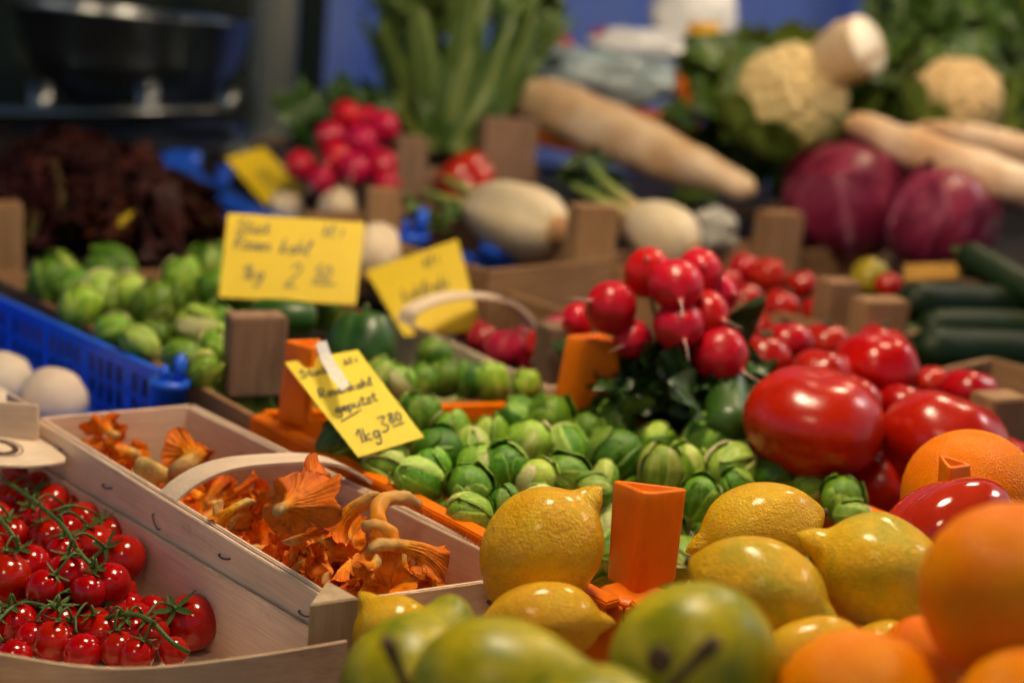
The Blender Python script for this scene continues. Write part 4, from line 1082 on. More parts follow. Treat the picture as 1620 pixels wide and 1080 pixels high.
def lemon(px, py, rpx, d, axis, label, seed, m=M_LEMON, nip=.3, sc=(1, 1, 1), neck=.12):
    r = rpx * d / FPX; me = lemon_mesh(seed, nip, neck, m)
    t = thing('lemon', label, 'lemon', P(px, py, d), 'lemons in the front row')
    M = basis_M(P(px, py, d), axis, (r * sc[0], r * sc[1], r * sc[2]), seed)
    b = obj('peel', me, t, M)
    vs, fs = lathe([(.0, -1.21), (.05, -1.22), (.10, -1.20 - neck * .5), (.09, -1.25 - neck), (.0, -1.26 - neck)], 10)
    obj('stem_scar', mesh('stem_scar', vs, fs, M_PEARSTEM), t, M @ Matrix.Translation((0, 0, .03)) )
    return t
lemon(858, 868, 92, .835, toward(.72, .75, .12), 'largest lemon, its pointed tip up against the orange corner post', 1, sc=(.98, .98, .98), nip=.34)
lemon(862, 984, 70, .79, toward(1, -.05, .25), 'wrinkled lemon lying under the largest lemon', 2, sc=(.9, .9, 1.15))
lemon(1202, 838, 76, .86, toward(-1, -.25, -.15), 'shiny upper lemon beside the orange post, seen above the green tinged one', 3, sc=(.95, .95, 1.12))
lemon(1202, 935, 88, .775, toward(.85, -.32, -.35), 'green tinged lemon with its tip pointing down right', 4, M_LEMONG, sc=(.98, .98, 1.08), nip=.24)
lemon(1395, 905, 92, .80, toward(-.88, .40, .1), 'rough dull lemon with a long tip pointing left at the shiny one', 5, M_LEMONG, nip=.42)
lemon(1292, 1032, 62, .73, toward(1, .1, .1), 'small lemon low between the green tinged lemon and the oranges', 6, sc=(.9, .9, 1.2))
lemon(628, 1012, 66, .80, toward(-.6, .75, .1), 'lemon peeping out behind the leftmost pear', 7)
lemon(1400, 1040, 58, .75, toward(1, -.1, .5), 'lemon nearly hidden behind the small orange', 8)

# pears
def pear_mesh(seed, nk=1.):
    pts = smoothpath([(0.005, 0, -1.0), (.25, 0, -1.02), (.62, 0, -.86), (.92, 0, -.45), (1.0, 0, -.02), (.9, 0, .42), (.66, 0, .86), (.46, 0, 1.25), (.36, 0, 1.5), (.18, 0, 1.66), (.005, 0, 1.64)], 46)
    def fn(a, r, z, i):
        k = 1 + .03 * math.sin(2 * a + seed) + .03 * noise.noise(Vector((math.cos(a), math.sin(a), z + seed)))
        return max(.003, r * k), z
    vs, fs = lathe([(max(q.x, .003), q.z if q.z < .4 else .4 + (q.z - .4) * nk) for q in pts], 44, fn)
    vs = [Vector((q.x + .08 * max(0, q.z) ** 2, q.y, q.z)) for q in vs]
    return mesh('pear', vs, fs, M_PEAR)
def pear(px, py, rpx, d, axis, label, seed, stem=None, cal=False, nk=1.):
    r = rpx * d / FPX; t = thing('pear', label, 'pear', P(px, py, d), 'pears in front')
    M = basis_M(P(px, py, d), axis, r, seed)
    obj('skin', pear_mesh(seed, nk), t, M)
    if stem:
        vs, fs = tube(smoothpath([P(*q) for q in stem], 14), [.0026, .0022, .002, .002, .002, .002, .002, .002, .0022, .0024, .0027, .003, .0034, .003], 10)
        obj('stalk', mesh('stalk', vs, fs, M_PEARSTEM), t)
    if cal: vs, fs = lathe([(.0, -.98), (.06, -.985), (.13, -1.0), (.15, -1.04), (.11, -1.06), (.0, -1.03)], 12)
    if cal: obj('blossom_end', mesh('blossom_end', vs, fs, M_PEARSTEM), t, M)
    return t
pear(648, 1090, 112, .68, toward(.45, .45, .75), 'leftmost green pear with a dark curved stalk', 1, [(648, 1100, .575), (632, 1060, .565), (612, 1012, .555)])
pear(790, 1120, 142, .62, toward(1, -.12, -.15), 'green pear lying in front between two others', 2)
pear(1100, 1052, 132, .62, toward(.50, -.25, .83), 'round ended green pear with a dark blossom end beside a brown stalk', 3, None, True)
pear(950, 1190, 130, .56, toward(.2, -.8, -.6), 'pear of which only a yellow green top and brown stalk show at the bottom', 4, [(1040, 1110, .53), (1085, 1060, .525), (1135, 1012, .52)])
# stalk of another pear crossing in front of the third one
# oranges
def orange_mesh(seed):
    def fn(d):
        k = 1 + .015 * noise.noise(d * 1.4 + Vector((seed, 0, 0)))
        th = math.acos(max(-1, min(1, d.z))); return Vector((d.x * k, d.y * k, d.z * .95 * k - .04 * math.exp(-(th / .15) ** 2)))
    vs, fs = ball(34, 44, fn); return mesh('orange', vs, fs, M_ORANGE)
def orange(px, py, rpx, d, label, seed, ax=(.3, -.4, .8)):
    r = rpx * d / FPX; t = thing('orange', label, 'orange', P(px, py, d), 'oranges')
    M = basis_M(P(px, py, d), ax, r, seed); obj('peel', orange_mesh(seed), t, M)
    vs, fs = lathe([(.0, .93), (.05, .935), (.07, .92), (.06, .90)], 9); obj('navel', mesh('navel', vs, fs, M_STEM), t, M)
    return t
orange(1608, 945, 152, .60, 'nearest large orange, cut by the right edge', 1, (.6, .6, .3))
orange(1362, 1135, 142, .61, 'orange half showing above the bottom edge below the lemons', 2, (.3, .8, .4))
orange(1462, 1040, 68, .70, 'small looking orange tucked between the two nearest ones', 3, (0, .8, .4))
orange(1640, 1150, 130, .56, 'orange in the bottom right corner', 4, (.3, .8, .4))
orange(1535, 785, 108, .96, 'orange behind the red pepper and the small orange post', 5, (.3, .7, .2))

# red pepper in front of it, small clip
def pepper_mesh(seed, m, lob=4, tall=1.1):
    prof = []
    for i in range(31):
        t = math.pi * i / 30; prof.append((max(.003, math.sin(t) ** .75), math.cos(t) * tall))
    def fn(a, r, z, i):
        l = abs(math.cos(lob / 2 * a + seed)) ** .7
        th = i / 30 * math.pi
        dent = .28 * math.exp(-(th / .4) ** 2)
        return r * (.84 + .2 * l), z - dent + .1 * l * math.exp(-((th - .6) / .4) ** 2)
    vs, fs = lathe(prof, 72, fn); return mesh('pepper', vs, fs, m)
def pepper(px, py, rpx, d, ax, label, m, seed, roll=0., lob=4, tall=1.1):
    t = thing('bell_pepper', label, 'pepper', P(px, py, d)); M = basis_M(P(px, py, d), ax, rpx * d / FPX, roll)
    obj('flesh', pepper_mesh(seed, m, lob, tall), t, M)
    vs, fs = tube(smoothpath([(0, 0, .70), (.02, 0, .95), (.12, .03, 1.2)], 8), [.14, .1, .09, .09, .09, .1, .11, .11], 8)
    obj('stalk', mesh('stalk', vs, fs, M_STEM), t, M); return t
pepper(1505, 855, 98, .88, toward(.75, .35, .3), 'glossy red bell pepper in front of the orange', M_PEPPER, .4, .5, 4, 1.1)
pepper(575, 548, 56, 1.26, toward(.1, .9, .2), 'dark green bell pepper behind the taped price tag', M_GREEN, .2, .3, 3, 1.0)
oc2 = thing('plastic_crate', 'corner of a second orange plastic crate between the orange and the red pepper', 'crate', P(1510, 880, .93))
clip(oc2, [(1483, 717, .925), (1502, 741, .905), (1541, 735, .92)], [(1474, 840, .93), (1498, 860, .91), (1536, 850, .925)])
board('side_wall', P(1490, 845, .92) , P(1640, 835, 1.0), .05, .003, M_ORANGEP, oc2)

# tomatoes
BT = [with_mat(round_tomato(s + 20, .82, .11, .03 + .02 * s), M_TOMATO) for s in range(4)]
TCAL = calyx_mesh(9, 6, .38, M_LEAFDK)
def tomato(px, py, rx, ry, d, label, ax=None, i=None, grp='red tomatoes on the right', cal=None):
    cal = (rx < 60 and random.random() < .35) if cal is None else cal
    r = rx * d / FPX; t = thing('tomato', label, 'tomato', P(px, py, d), grp)
    M = basis_M(P(px, py, d), ax or (random.uniform(-.3, .3), random.uniform(-.2, .3), 1), (r, r, r * ry / rx / .84), random.uniform(0, 6))
    obj('skin', BT[random.randrange(4) if i is None else i], t, M)
    if cal: obj('calyx', TCAL, t, M @ Matrix.Translation((0, 0, -.16)))
    return t
tomato(1287, 668, 112, 90, 1.09, 'biggest tomato, smooth and glossy behind the sprouts', (0, -.1, 1), 0)
tomato(1495, 700, 102, 84, 1.10, 'second biggest tomato above the orange', (.25, .1, 1), 1)
tomato(1392, 768, 68, 62, 1.12, 'shaded tomato low between the two biggest ones', None, 2)
tomato(1388, 578, 68, 55, 1.27, 'glossy tomato behind the biggest one', None, 3)
tomato(1208, 572, 45, 46, 1.27, 'tomato left of the biggest one beside the radishes')
tomato(1245, 543, 44, 36, 1.33, 'tomato behind the one beside the radishes')
tomato(1306, 543, 40, 34, 1.37, 'tomato second in the back row below the pale wooden post')
tomato(1394, 547, 42, 34, 1.40, 'tomato in front of the shorter wooden post')
tomato(1430, 640, 42, 34, 1.22, 'small tomato wedged behind the two biggest ones')
tomato(1472, 606, 33, 28, 1.30, 'small tomato left of the one by the crate end')
tomato(1532, 620, 46, 38, 1.27, 'rightmost tomato beside the wooden crate end')
tomato(1300, 590, 50, 40, 1.24, 'tomato just peeping over the biggest one', None)
tomato(1345, 640, 50, 45, 1.2, 'tomato hidden behind the biggest one at its right')
tomato(1590, 740, 60, 55, 1.13, 'tomato at the right edge behind the orange')
for x, y, r, d, lb in ((1178, 425, 26, 1.62, 'topmost far small tomato'), (1216, 436, 30, 1.60, 'far small tomato right of the topmost'), (1178, 476, 30, 1.56, 'far small tomato left below'), (1235, 487, 31, 1.52, 'far small tomato lowest of the cluster'),
                        (1268, 450, 24, 1.62, 'far small tomato beside the brown post'), (1292, 492, 24, 1.55, 'far small tomato against the pale post'), (1150, 450, 26, 1.6, 'far small tomato half behind the radish bunch'), (1405, 452, 22, 1.6, 'single far small tomato right of the pale post'), (1200, 520, 28, 1.52, 'far small tomato above the tomato row')):
    tomato(x, y, r, r, d, lb + ' in the back crate', None, None, 'small tomatoes in the back crate')

# radish bunches
def radish_mesh(seed):
    prof = [(.003, -2.3), (.012, -2.0), (.02, -1.6), (.035, -1.25), (.11, -1.04), (.42, -.88), (.75, -.62), (.95, -.2), (1., .12), (.9, .5), (.65, .8), (.32, .95), (.12, 1.0), (.003, 1.02)]
    ps = smoothpath([(r, 0, z) for r, z in prof], 44)
    vs, fs = lathe([(max(.003, q.x), q.z) for q in ps], 28, lambda a, r, z, i: (r * (1 + .04 * math.sin(2 * a + seed)), z))
    vs = [Vector((q.x + (.12 * (q.z + 1) ** 2 if q.z < -1 else 0), q.y, q.z)) for q in vs]
    A = [min(1, max(0, (-q.z - .98) * 3)) if q.z < 0 else 0 for q in vs]
    return mesh('radish', vs, fs, M_RADISH, A)
RAD = [radish_mesh(s) for s in range(3)]
def leaf_mesh(seed, L=1., w=.35, ruffle=.06, bend=.4, n=14, nw=9, lob=0.):
    rnd = random.Random(seed); V = []; A = []; p = rnd.uniform(0, 6)
    for i in range(n):
        s = i / (n - 1); ww = w * (math.sin(math.pi * min(1, .06 + .94 * s ** .8)) ** .8) * (1 + lob * math.sin(s * 22)) + .012
        for j in range(nw):
            u = -1 + 2 * j / (nw - 1)
            V.append(Vector((u * ww, -bend * s * s * L + ruffle * abs(u) * math.sin(s * 15 + u * 3 + p) + .12 * u * u * ww, s * L)))
            A.append(.9 * math.exp(-(u / .12) ** 2) * (1 - s))
    return V, grid_faces(n, nw), A
def leaves(mb, pos, dirs_lens, seed0, **kw):
    for i, (dv, L) in enumerate(dirs_lens):
        V, F, A = leaf_mesh(seed0 + i, **kw); M = basis_M(pos[i] if isinstance(pos, list) else pos, dv, L, random.uniform(0, 6.28))
        mb.add([M @ q for q in V], F, A)
def radish_bunch(label, rads_, leafpos, leafdirs, tails):
    c = P(*leafpos); t = thing('radish_bunch', label, 'radish bunch', c, 'bunches of radishes')
    for x, y, r, d, ax in rads_:
        obj('radish', RAD[random.randrange(3)], t, basis_M(P(x, y, d), ax, r * d / FPX, random.uniform(0, 6)))
    mb = MB()
    for x, y, r, d, ax in rads_:
        vs, fs = tube([P(x, y, d) + Vector(ax).normalized() * r * d / FPX * .9, P(x, y, d).lerp(c, .6) + UP * .003, c], [.0022, .002, .002], 6); mb.add(vs, fs)
    obj('leaf_stalks', mb.mesh('leaf_stalks', M_CELERY), t)
    mb = MB(); leaves(mb, c, leafdirs, int(leafpos[0]), w=.32, ruffle=.08)
    obj('leaves', mb.mesh('leaves', M_LEAFDK), t)
    return t
tw = toward
down = [(tw(random.uniform(-.9, .9), random.uniform(-1, .1), random.uniform(-.6, .6)), random.uniform(.06, .11)) for _ in range(26)]
radish_bunch('big bunch of bright pink red radishes leaning above the sprouts', [
  (1024, 430, 40, 1.19, tw(.1, -.4, .8)), (1070, 452, 43, 1.15, tw(-.05, .5, .8)), (1108, 430, 38, 1.2, tw(0, -.2, 1)), (965, 486, 42, 1.17, tw(.7, -.2, .6)), (1000, 536, 32, 1.18, tw(.5, .3, .8)),
  (1074, 516, 40, 1.15, tw(-.1, .5, .8)), (1118, 498, 38, 1.17, tw(-.5, .2, .8)), (1084, 572, 40, 1.19, tw(-.1, .6, .8)), (1140, 562, 45, 1.16, tw(-.6, .5, .6)), (1166, 525, 26, 1.22, tw(-.6, .2, .8)), (1135, 465, 34, 1.22, tw(-.6, 0, .8)),
  (914, 506, 28, 1.24, tw(.8, 0, .6)), (1098, 475, 36, 1.2, tw(0, 0, 1))], (1045, 560, 1.24), down, 0)
radish_bunch('smaller red radishes half behind the brown corner post', [(856, 548, 28, 1.36, tw(.3, .4, .8)), (880, 520, 22, 1.4, tw(.4, .1, .8)), (840, 580, 20, 1.38, tw(.4, .4, .8))], (900, 560, 1.42), down[:8], 0)
radish_bunch('far blurred bunch of red radishes under the celery', [(548, 184, 26, 1.93, tw(0, 0, 1)), (605, 202, 28, 1.93, tw(-.3, 0, 1)), (522, 218, 26, 1.9, tw(.3, 0, 1)), (570, 225, 28, 1.88, tw(0, 0, 1)), (474, 262, 25, 1.88, tw(.6, .2, .8)), (532, 250, 26, 1.86, tw(.3, .3, .8)),
  (602, 262, 28, 1.86, tw(-.3, .2, .8)), (508, 285, 24, 1.84, tw(.3, .4, .8)), (560, 268, 26, 1.84, tw(0, .4, .8)), (612, 290, 22, 1.84, tw(-.4, .4, .8)), (580, 190, 24, 1.96, tw(0, 0, 1))], (560, 215, 2.02), [(tw(random.uniform(-1, .8), random.uniform(0, .9), random.uniform(0, .8)), random.uniform(.08, .14)) for _ in range(16)], 0)
# leafy greens and dark glossy courgettes beside the tomatoes
mb = MB(); cpos = [P(random.uniform(995, 1150), random.uniform(600, 655), random.uniform(1.14, 1.24)) for _ in range(60)]
leaves(mb, cpos, [(tw(random.uniform(-1, 1), random.uniform(-.5, .8), random.uniform(-.8, .3)), random.uniform(.03, .055)) for _ in range(60)], 300, w=.42, ruffle=.1)
tag(obj('leafy_greens', mb.mesh('leafy_greens', M_LEAFDK)), 'dark leafy greens below the big radish bunch', 'greens')
def courgette(pts, rpx, label, m=M_CUKE, cat='courgette', name='courgette', ribs=0., grp=None):
    ps = smoothpath([P(*q) for q in pts], 30); r0 = rpx * pts[0][2] / FPX; rs = []
    for i in range(30):
        s = i / 29; rs.append(r0 * min(1, (1 - abs(2 * s - 1) ** 6) ** .5 + .05))
    vs, fs = tube(ps, rs, 22)
    vs = [q + noise.noise_vector(q * 30) * .001 for q in vs]
    t = thing(name, label, cat, ps[15], grp); obj('skin', mesh('skin', vs, fs, m), t)
    e = (ps[0] - ps[3]).normalized(); vs, fs = tube([ps[0] - e * .004, ps[0] + e * .012], [r0 * .28, r0 * .22], 8); obj('stalk', mesh('stalk', vs, fs, M_STEM), t)
    return t
courgette([(1148, 600, 1.17), (1150, 640, 1.15), (1152, 690, 1.12)], 36, 'short glossy courgette standing left of the biggest tomato', M_GREEN)
courgette([(1190, 590, 1.2), (1200, 625, 1.18), (1215, 670, 1.16)], 26, 'dark courgette tip between the radishes and the biggest tomato', M_GREEN)
courgette([(400, 497, 1.30), (450, 500, 1.29), (500, 505, 1.30)], 26, 'small dark courgette under the large yellow tag', M_GREEN)
GC = 'cucumbers in the crate'
courgette([(1420, 478, 1.52), (1540, 482, 1.55), (1760, 492, 1.6)], 34, 'upper long dark cucumber in the stack', name='cucumber', cat='cucumber', grp=GC)
courgette([(1440, 555, 1.46), (1560, 560, 1.48), (1760, 570, 1.5)], 40, 'lowest front cucumber in the stack', name='cucumber', cat='cucumber', grp=GC)
courgette([(1448, 522, 1.50), (1560, 522, 1.52), (1760, 530, 1.55)], 34, 'middle cucumber in the stack', name='cucumber', cat='cucumber', grp=GC)
courgette([(1520, 400, 1.62), (1575, 430, 1.58), (1700, 500, 1.5)], 26, 'slanting cucumber lying on top of the stack', name='cucumber', cat='cucumber', grp=GC)
courgette([(1470, 610, 1.44), (1600, 612, 1.44), (1760, 620, 1.46)], 34, 'bottom cucumber nearest the wooden crate end', name='cucumber', cat='cucumber', grp=GC)
# red onions in the small basket
def onion(x, y, r, d, lb):
    vs, fs = ball(20, 28, lambda q: Vector((q.x, q.y, q.z * .92 + (.35 * math.exp(-(math.acos(max(-1, min(1, q.z))) / .25) ** 2)))))
    return tag(obj('red_onion', mesh('red_onion', vs, fs, M_REDON), None, basis_M(P(x, y, d), (random.uniform(-.5, .5), random.uniform(-.5, .5), 1), r * d / FPX)), lb, 'red onion', 'red onions in the small basket')
onion(795, 552, 32, 1.38, 'nearest dark red onion under the bent handle'); onion(762, 535, 26, 1.42, 'dark red onion left of the nearest in the small basket'); onion(825, 545, 28, 1.42, 'dark red onion beside the radishes in the small basket'); onion(735, 515, 24, 1.45, 'dark red onion under the askew tag'); onion(700, 480, 24, 1.5, 'farthest red onion behind the askew tag')

# big white mushrooms in the blue crate
def button(x, y, r, d, lb):
    t = thing('mushroom', lb, 'mushroom', P(x, y, d), 'white mushrooms in the blue crate')
    vs, fs = lathe([(.003, .82), (.3, .80), (.65, .62), (.92, .2), (1., -.12), (.93, -.3), (.75, -.34), (.4, -.25), (.003, -.2)], 36, lambda a, rr_, z, i: (rr_ * (1 + .03 * math.sin(3 * a + x)), z))
    M = basis_M(P(x, y, d), (random.uniform(-.2, .2), random.uniform(-.3, 0), 1), r * d / FPX)
    obj('cap', mesh('cap', vs, fs, M_MUSH), t, M)
    vs, fs = lathe([(.36, -.2), (.34, -.6), (.4, -.9), (.003, -.92)], 20); obj('stem', mesh('stem', vs, fs, M_MUSH), t, M)
button(84, 628, 55, 1.22, 'big white mushroom nearest in the blue crate'); button(4, 600, 52, 1.28, 'big white mushroom at the left edge of the blue crate'); button(-20, 650, 50, 1.18, 'white mushroom almost outside the blue crate view')

# fennel bulbs and turnips behind
def bulb(px, py, rpx, d, ax, sc, label, seed, name='fennel_bulb', cat='fennel', stalks=3, sl=1.8):
    t = thing(name, label, cat, P(px, py, d)); M = basis_M(P(px, py, d), ax, [rpx * d / FPX * s for s in sc], seed)
    mb = MB()
    vs, fs = ball(24, 32, lambda q: Vector((q.x * (1 + .10 * math.sin(5 * math.atan2(q.y, q.x) + seed)) * (1 - .18 * q.z), q.y * (1 - .18 * q.z), q.z * 1.15)))
    mb.add(vs, fs, [.48 * max(0, min(1, (-q.z - .98) * 8)) for q in vs]); obj('bulb', mb.mesh('bulb', M_WHITE), t, M)
    vs, fs = lathe([(.36, -1.0), (.42, -1.12), (.36, -1.22), (.003, -1.2)], 16)
    obj('root_end', mesh('root_end', vs, fs, M_ROOTEND), t, M)
    mb = MB()
    for i in range(stalks):
        a = i * 2.2 + seed; vs, fs = tube([(.25 * math.cos(a), .25 * math.sin(a), .9), (.35 * math.cos(a), .35 * math.sin(a), sl * .7), (.6 * math.cos(a), .5 * math.sin(a), sl * 1.1)], [.24, .17, .1], 8)
        mb.add(vs, fs, [.55 + .4 * (k // 8) / 2 for k in range(len(vs))])
    if stalks: obj('stalks', mb.mesh('stalks', M_WHITE), t, M)
M_ROOTEND = plain('brown_root_end', (.42, .22, .09), .7)
bulb(812, 345, 70, 1.72, tw(-.8, .3, .75), (.85, .85, 1.3), 'pale fennel bulb with its brown root end facing out', 1)
bulb(1045, 368, 52, 1.72, tw(-.75, .55, .5), (.9, .9, 1.15), 'yellowish fennel bulb with a long green stalk', 2, sl=2.6)
bulb(592, 400, 46, 1.56, tw(.3, .8, .4), (1, 1, 1), 'round white turnip behind the large yellow tag', 3, 'turnip', 'turnip', 0)
bulb(455, 330, 28, 1.9, tw(0, .8, .4), (1.3, 1, .9), 'pale turnip above the large yellow tag', 4, 'turnip', 'turnip', 0)
bulb(535, 326, 30, 1.84, tw(.3, .8, .4), (1, 1, 1), 'pale spring turnip with a green shoot above the large tag', 5, 'turnip', 'turnip', 2, 2.6)
mb = MB(); leaves(mb, [P(random.uniform(655, 715), random.uniform(340, 365), random.uniform(1.72, 1.8)) for _ in range(8)], [(tw(random.uniform(-1, .3), random.uniform(-.3, .5), random.uniform(-.4, .4)), random.uniform(.03, .05)) for _ in range(8)], 500, w=.2, ruffle=.1)
tag(obj('fennel_fronds', mb.mesh('fennel_fronds', M_LEAF)), 'green fronds at the tip of the fennel bulb with the brown root end', 'fronds')
mb = MB(); leaves(mb, [P(random.uniform(885, 985), random.uniform(270, 330), random.uniform(1.78, 1.9)) for _ in range(26)], [(tw(random.uniform(-1, 1), random.uniform(-.2, .6), random.uniform(-.4, .4)), random.uniform(.03, .055)) for _ in range(26)], 560, w=.3, ruffle=.1)
tag(obj('fennel_fronds', mb.mesh('fennel_fronds', M_LEAFDK)), 'dark green fronds behind the broad brown post', 'fronds')
pepper(735, 285, 42, 1.98, tw(.6, .5, .3), 'small red pepper between the two blurred posts', M_PEPPER, .2, .4)
# crumpled pale paper beside the second fennel
def blob(name, px, py, rx, ry, rz, d, m, label, cat, seed, amp=.25, par=None):
    def fn(q):
        k = 1 + amp * noise.noise(q * 1.7 + Vector((seed, 0, 0))) + amp * .5 * noise.noise(q * 4 + Vector((0, seed, 0))) + amp * .25 * noise.noise(q * 9)
        return Vector((q.x * rx, q.y * rz, q.z * ry)) * k * (d / FPX)
    vs, fs = ball(36, 48, fn); o = obj(name, mesh(name, vs, fs, m), par, Matrix.Translation(P(px, py, d)))
    return tag(o, label, cat) if par is None else o
blob('paper_wrap', 1122, 365, 46, 34, 30, 1.84, M_FILMGREY, 'crumpled whitish wrapping beside the yellowish fennel', 'wrapping', 3, .3)
# yellow pepper
M_YGREEN = produce('yellow_green_skin', (.32, .26, .01), (.42, .30, .01), 2., .4, val=.05)
pepper(1375, 440, 28, 1.66, tw(.2, .6, .2), 'small yellow green pepper beside the pale wooden post', M_YGREEN, .6, .3)

# white radish, roots, celery, cauliflowers, cabbages
def rootveg(pts, radii, label, name='white_radish', cat='radish', cut=False, grp=None, n=40):
    ps = smoothpath([P(*q) for q in pts], n); d = pts[0][2]; rs = []
    for i in range(n):
        x = i / (n - 1) * (len(radii) - 1); k = min(int(x), len(radii) - 2); rs.append((radii[k] + (radii[k + 1] - radii[k]) * (x - k)) * d / FPX)
    if not cut: rs[0] *= .35; rs[1] *= .8
    rs[-1] *= .4; vs, fs = tube(ps, rs, 24); vs = [q + noise.noise_vector(q * 22) * .005 + noise.noise_vector(q * 70) * .0015 for q in vs]
    t = thing(name, label, cat, ps[n // 2], grp)
    obj('skin', mesh('skin', vs, fs, M_ROOT, [0.] * len(vs)), t)
    if cut:
        e = (ps[0] - ps[1]).normalized(); vs, fs = tube([ps[0] - e * .002, ps[0] + e * .0015], [rs[0] * .97, rs[0] * .93], 24)
        obj('cut_face', mesh('cut_face', vs, fs, M_ROOT, [1.] * len(vs)), t)
    else:
        mb = MB(); vs, fs = tube([ps[0], ps[0] + (ps[0] - ps[1]).normalized() * .02], [rs[1] * .4, rs[1] * .3], 10); mb.add(vs, fs); obj('leaf_scar', mb.mesh('leaf_scar', M_CELERY), t)
    return t
rootveg([(822, 150, 2.22), (920, 190, 2.12), (1050, 245, 2.02), (1195, 305, 1.95)], [34, 44, 42, 33, 14], 'long thick white radish lying across the back')
rootveg([(1340, 190, 1.95), (1440, 232, 1.88), (1540, 270, 1.83), (1700, 320, 1.78)], [18, 30, 34, 30], 'nearer pale parsnip lying over the red cabbages', 'parsnip', 'parsnip', grp='parsnips')
rootveg([(1440, 205, 2.05), (1540, 222, 2.0), (1700, 260, 1.95)], [14, 26, 26], 'farther pale parsnip below the second cauliflower', 'parsnip', 'parsnip', grp='parsnips')
rootveg([(1372, 70, 2.0), (1345, 82, 2.02), (1315, 97, 2.04), (1280, 112, 2.06)], [50, 52, 48, 34], 'thick cut root with a white face on top of the cauliflowers', 'cut_root', 'root', True)
# celery
ct = thing('celery', 'tall bunch of green leafy celery stalks standing behind the far radishes', 'celery', P(700, 235, 2.2)); mb = MB(); mb2 = MB()
rr = random.Random(3)
for i in range(46):
    x1 = rr.uniform(560, 920); y1 = rr.uniform(-150, 60); d0, d1 = rr.uniform(2.10, 2.24), rr.uniform(2.05, 2.5)
    x0 = 692 + (x1 - 730) * .16 + rr.uniform(-16, 16)
    pts = smoothpath([P(x0, 240, d0), P(x0 * .6 + x1 * .4 + rr.uniform(-25, 25), 140 + rr.uniform(-20, 20), (d0 + d1) / 2), P(x1, y1, d1)], 16)
    if i % 2:
        vs, fs = tube(pts, [.011 - .0005 * k for k in range(16)], 8, flat=.6); mb.add(vs, fs)
        for k in range(4): leaves(mb2, pts[-1 - k], [(tw(rr.uniform(-1, 1), rr.uniform(-.2, 1), rr.uniform(-.5, .5)), rr.uniform(.05, .10))], 700 + i * 5 + k, w=.28, ruffle=.1)
    else:                                        # long strap leaves, folded along a pale midrib
        V, A = [], []; sd = (pts[-1] - pts[0]).normalized().cross(cF.lerp(cR * rr.uniform(-1, 1), .4)).normalized(); nn = sd.cross(pts[-1] - pts[0]).normalized()
        for k, q in enumerate(pts):
            w = .024 * math.sin(math.pi * min(1, .22 + .76 * k / 15)) ** .8
            for u in (-1, -.5, 0, .5, 1): V.append(q + sd * (u * w) + nn * (abs(u) * w * .5 + .004 * math.sin(k * .9 + u * 2 + i))); A.append(.75 if u == 0 else .0)
        mb2.add(V, grid_faces(16, 5), A)
obj('stalks', mb.mesh('stalks', M_CELERY), ct); obj('leaves', mb2.mesh('leaves', M_STRAP), ct)
# cauliflowers
def cauli(px, py, rpx, d, ax, label, seed, leafspec):
    c = P(px, py, d); R_ = rpx * d / FPX; t = thing('cauliflower', label, 'cauliflower', c, 'cauliflowers')
    rnd = random.Random(seed); cen = []
    for i in range(90):
        z = 1 - 1.35 * (i + .5) / 90; a = i * 2.39996; r = math.sqrt(max(0, 1 - z * z)); cen.append(Vector((r * math.cos(a), r * math.sin(a), z)))
    def fn(q):
        m_ = max(cen, key=lambda k: k.dot(q)); dd = 1 - m_.dot(q)
        return q * (1 + .13 * math.sqrt(max(0, 1 - dd / .016)) + .10 * noise.noise(q * 2.2 + Vector((seed, 0, 0)))) * .96
    vs, fs = ball(60, 80, fn); M = basis_M(c, ax, R_)
    obj('curd', mesh('curd', vs, fs, M_CURD), t, M)
    mb = MB()
    for i in range(leafspec):
        a = 2 * math.pi * i / leafspec + rnd.uniform(-.2, .2); L = rnd.uniform(1.7, 2.3); w = rnd.uniform(.55, .75); V = []; A = []
        for j in range(14):
            s = j / 13; th = math.pi - .3 - s * (1.72 + rnd.uniform(-.02, .02)); rad_ = 1.12 + .42 * s * s + .06 * math.sin(s * 14 + i)
            ww = w * math.sin(math.pi * min(1, .15 + .82 * s)) ** .7
            for k in range(9):
                u = -1 + k / 4
                q = Vector((math.sin(th) * math.cos(a + u * ww), math.sin(th) * math.sin(a + u * ww), math.cos(th))) * (rad_ + .05 * math.sin(u * 7 + s * 12) + .12 * u * u * s)
                V.append(q); A.append(.9 * math.exp(-(u / .14) ** 2) * (1 - s))
        mb.add([M @ q for q in V], grid_faces(14, 9), A)
    obj('leaves', mb.mesh('leaves', M_CAULEAF), t)
cauli(1250, 160, 84, 2.08, tw(.2, .55, -.8), 'front cauliflower with a creamy curd and dark green leaves', 1, 9)
cauli(1512, 165, 68, 2.12, tw(.25, .6, -.7), 'second cauliflower half hidden by parsnips', 2, 8)
mb = MB(); lp = [P(random.uniform(1120, 1340), random.uniform(110, 300), random.uniform(2.1, 2.25)) for _ in range(40)] + [P(random.uniform(1370, 1620), random.uniform(40, 230), random.uniform(2.15, 2.35)) for _ in range(60)]
leaves(mb, lp, [(tw(random.uniform(-1, 1), random.uniform(-.3, 1), random.uniform(-.6, .4)), random.uniform(.07, .15)) for _ in range(100)], 900, w=.34, ruffle=.12)
tag(obj('loose_greens', mb.mesh('loose_greens', M_LEAF)), 'loose green leaves heaped around the cauliflowers', 'greens', None, 'stuff')
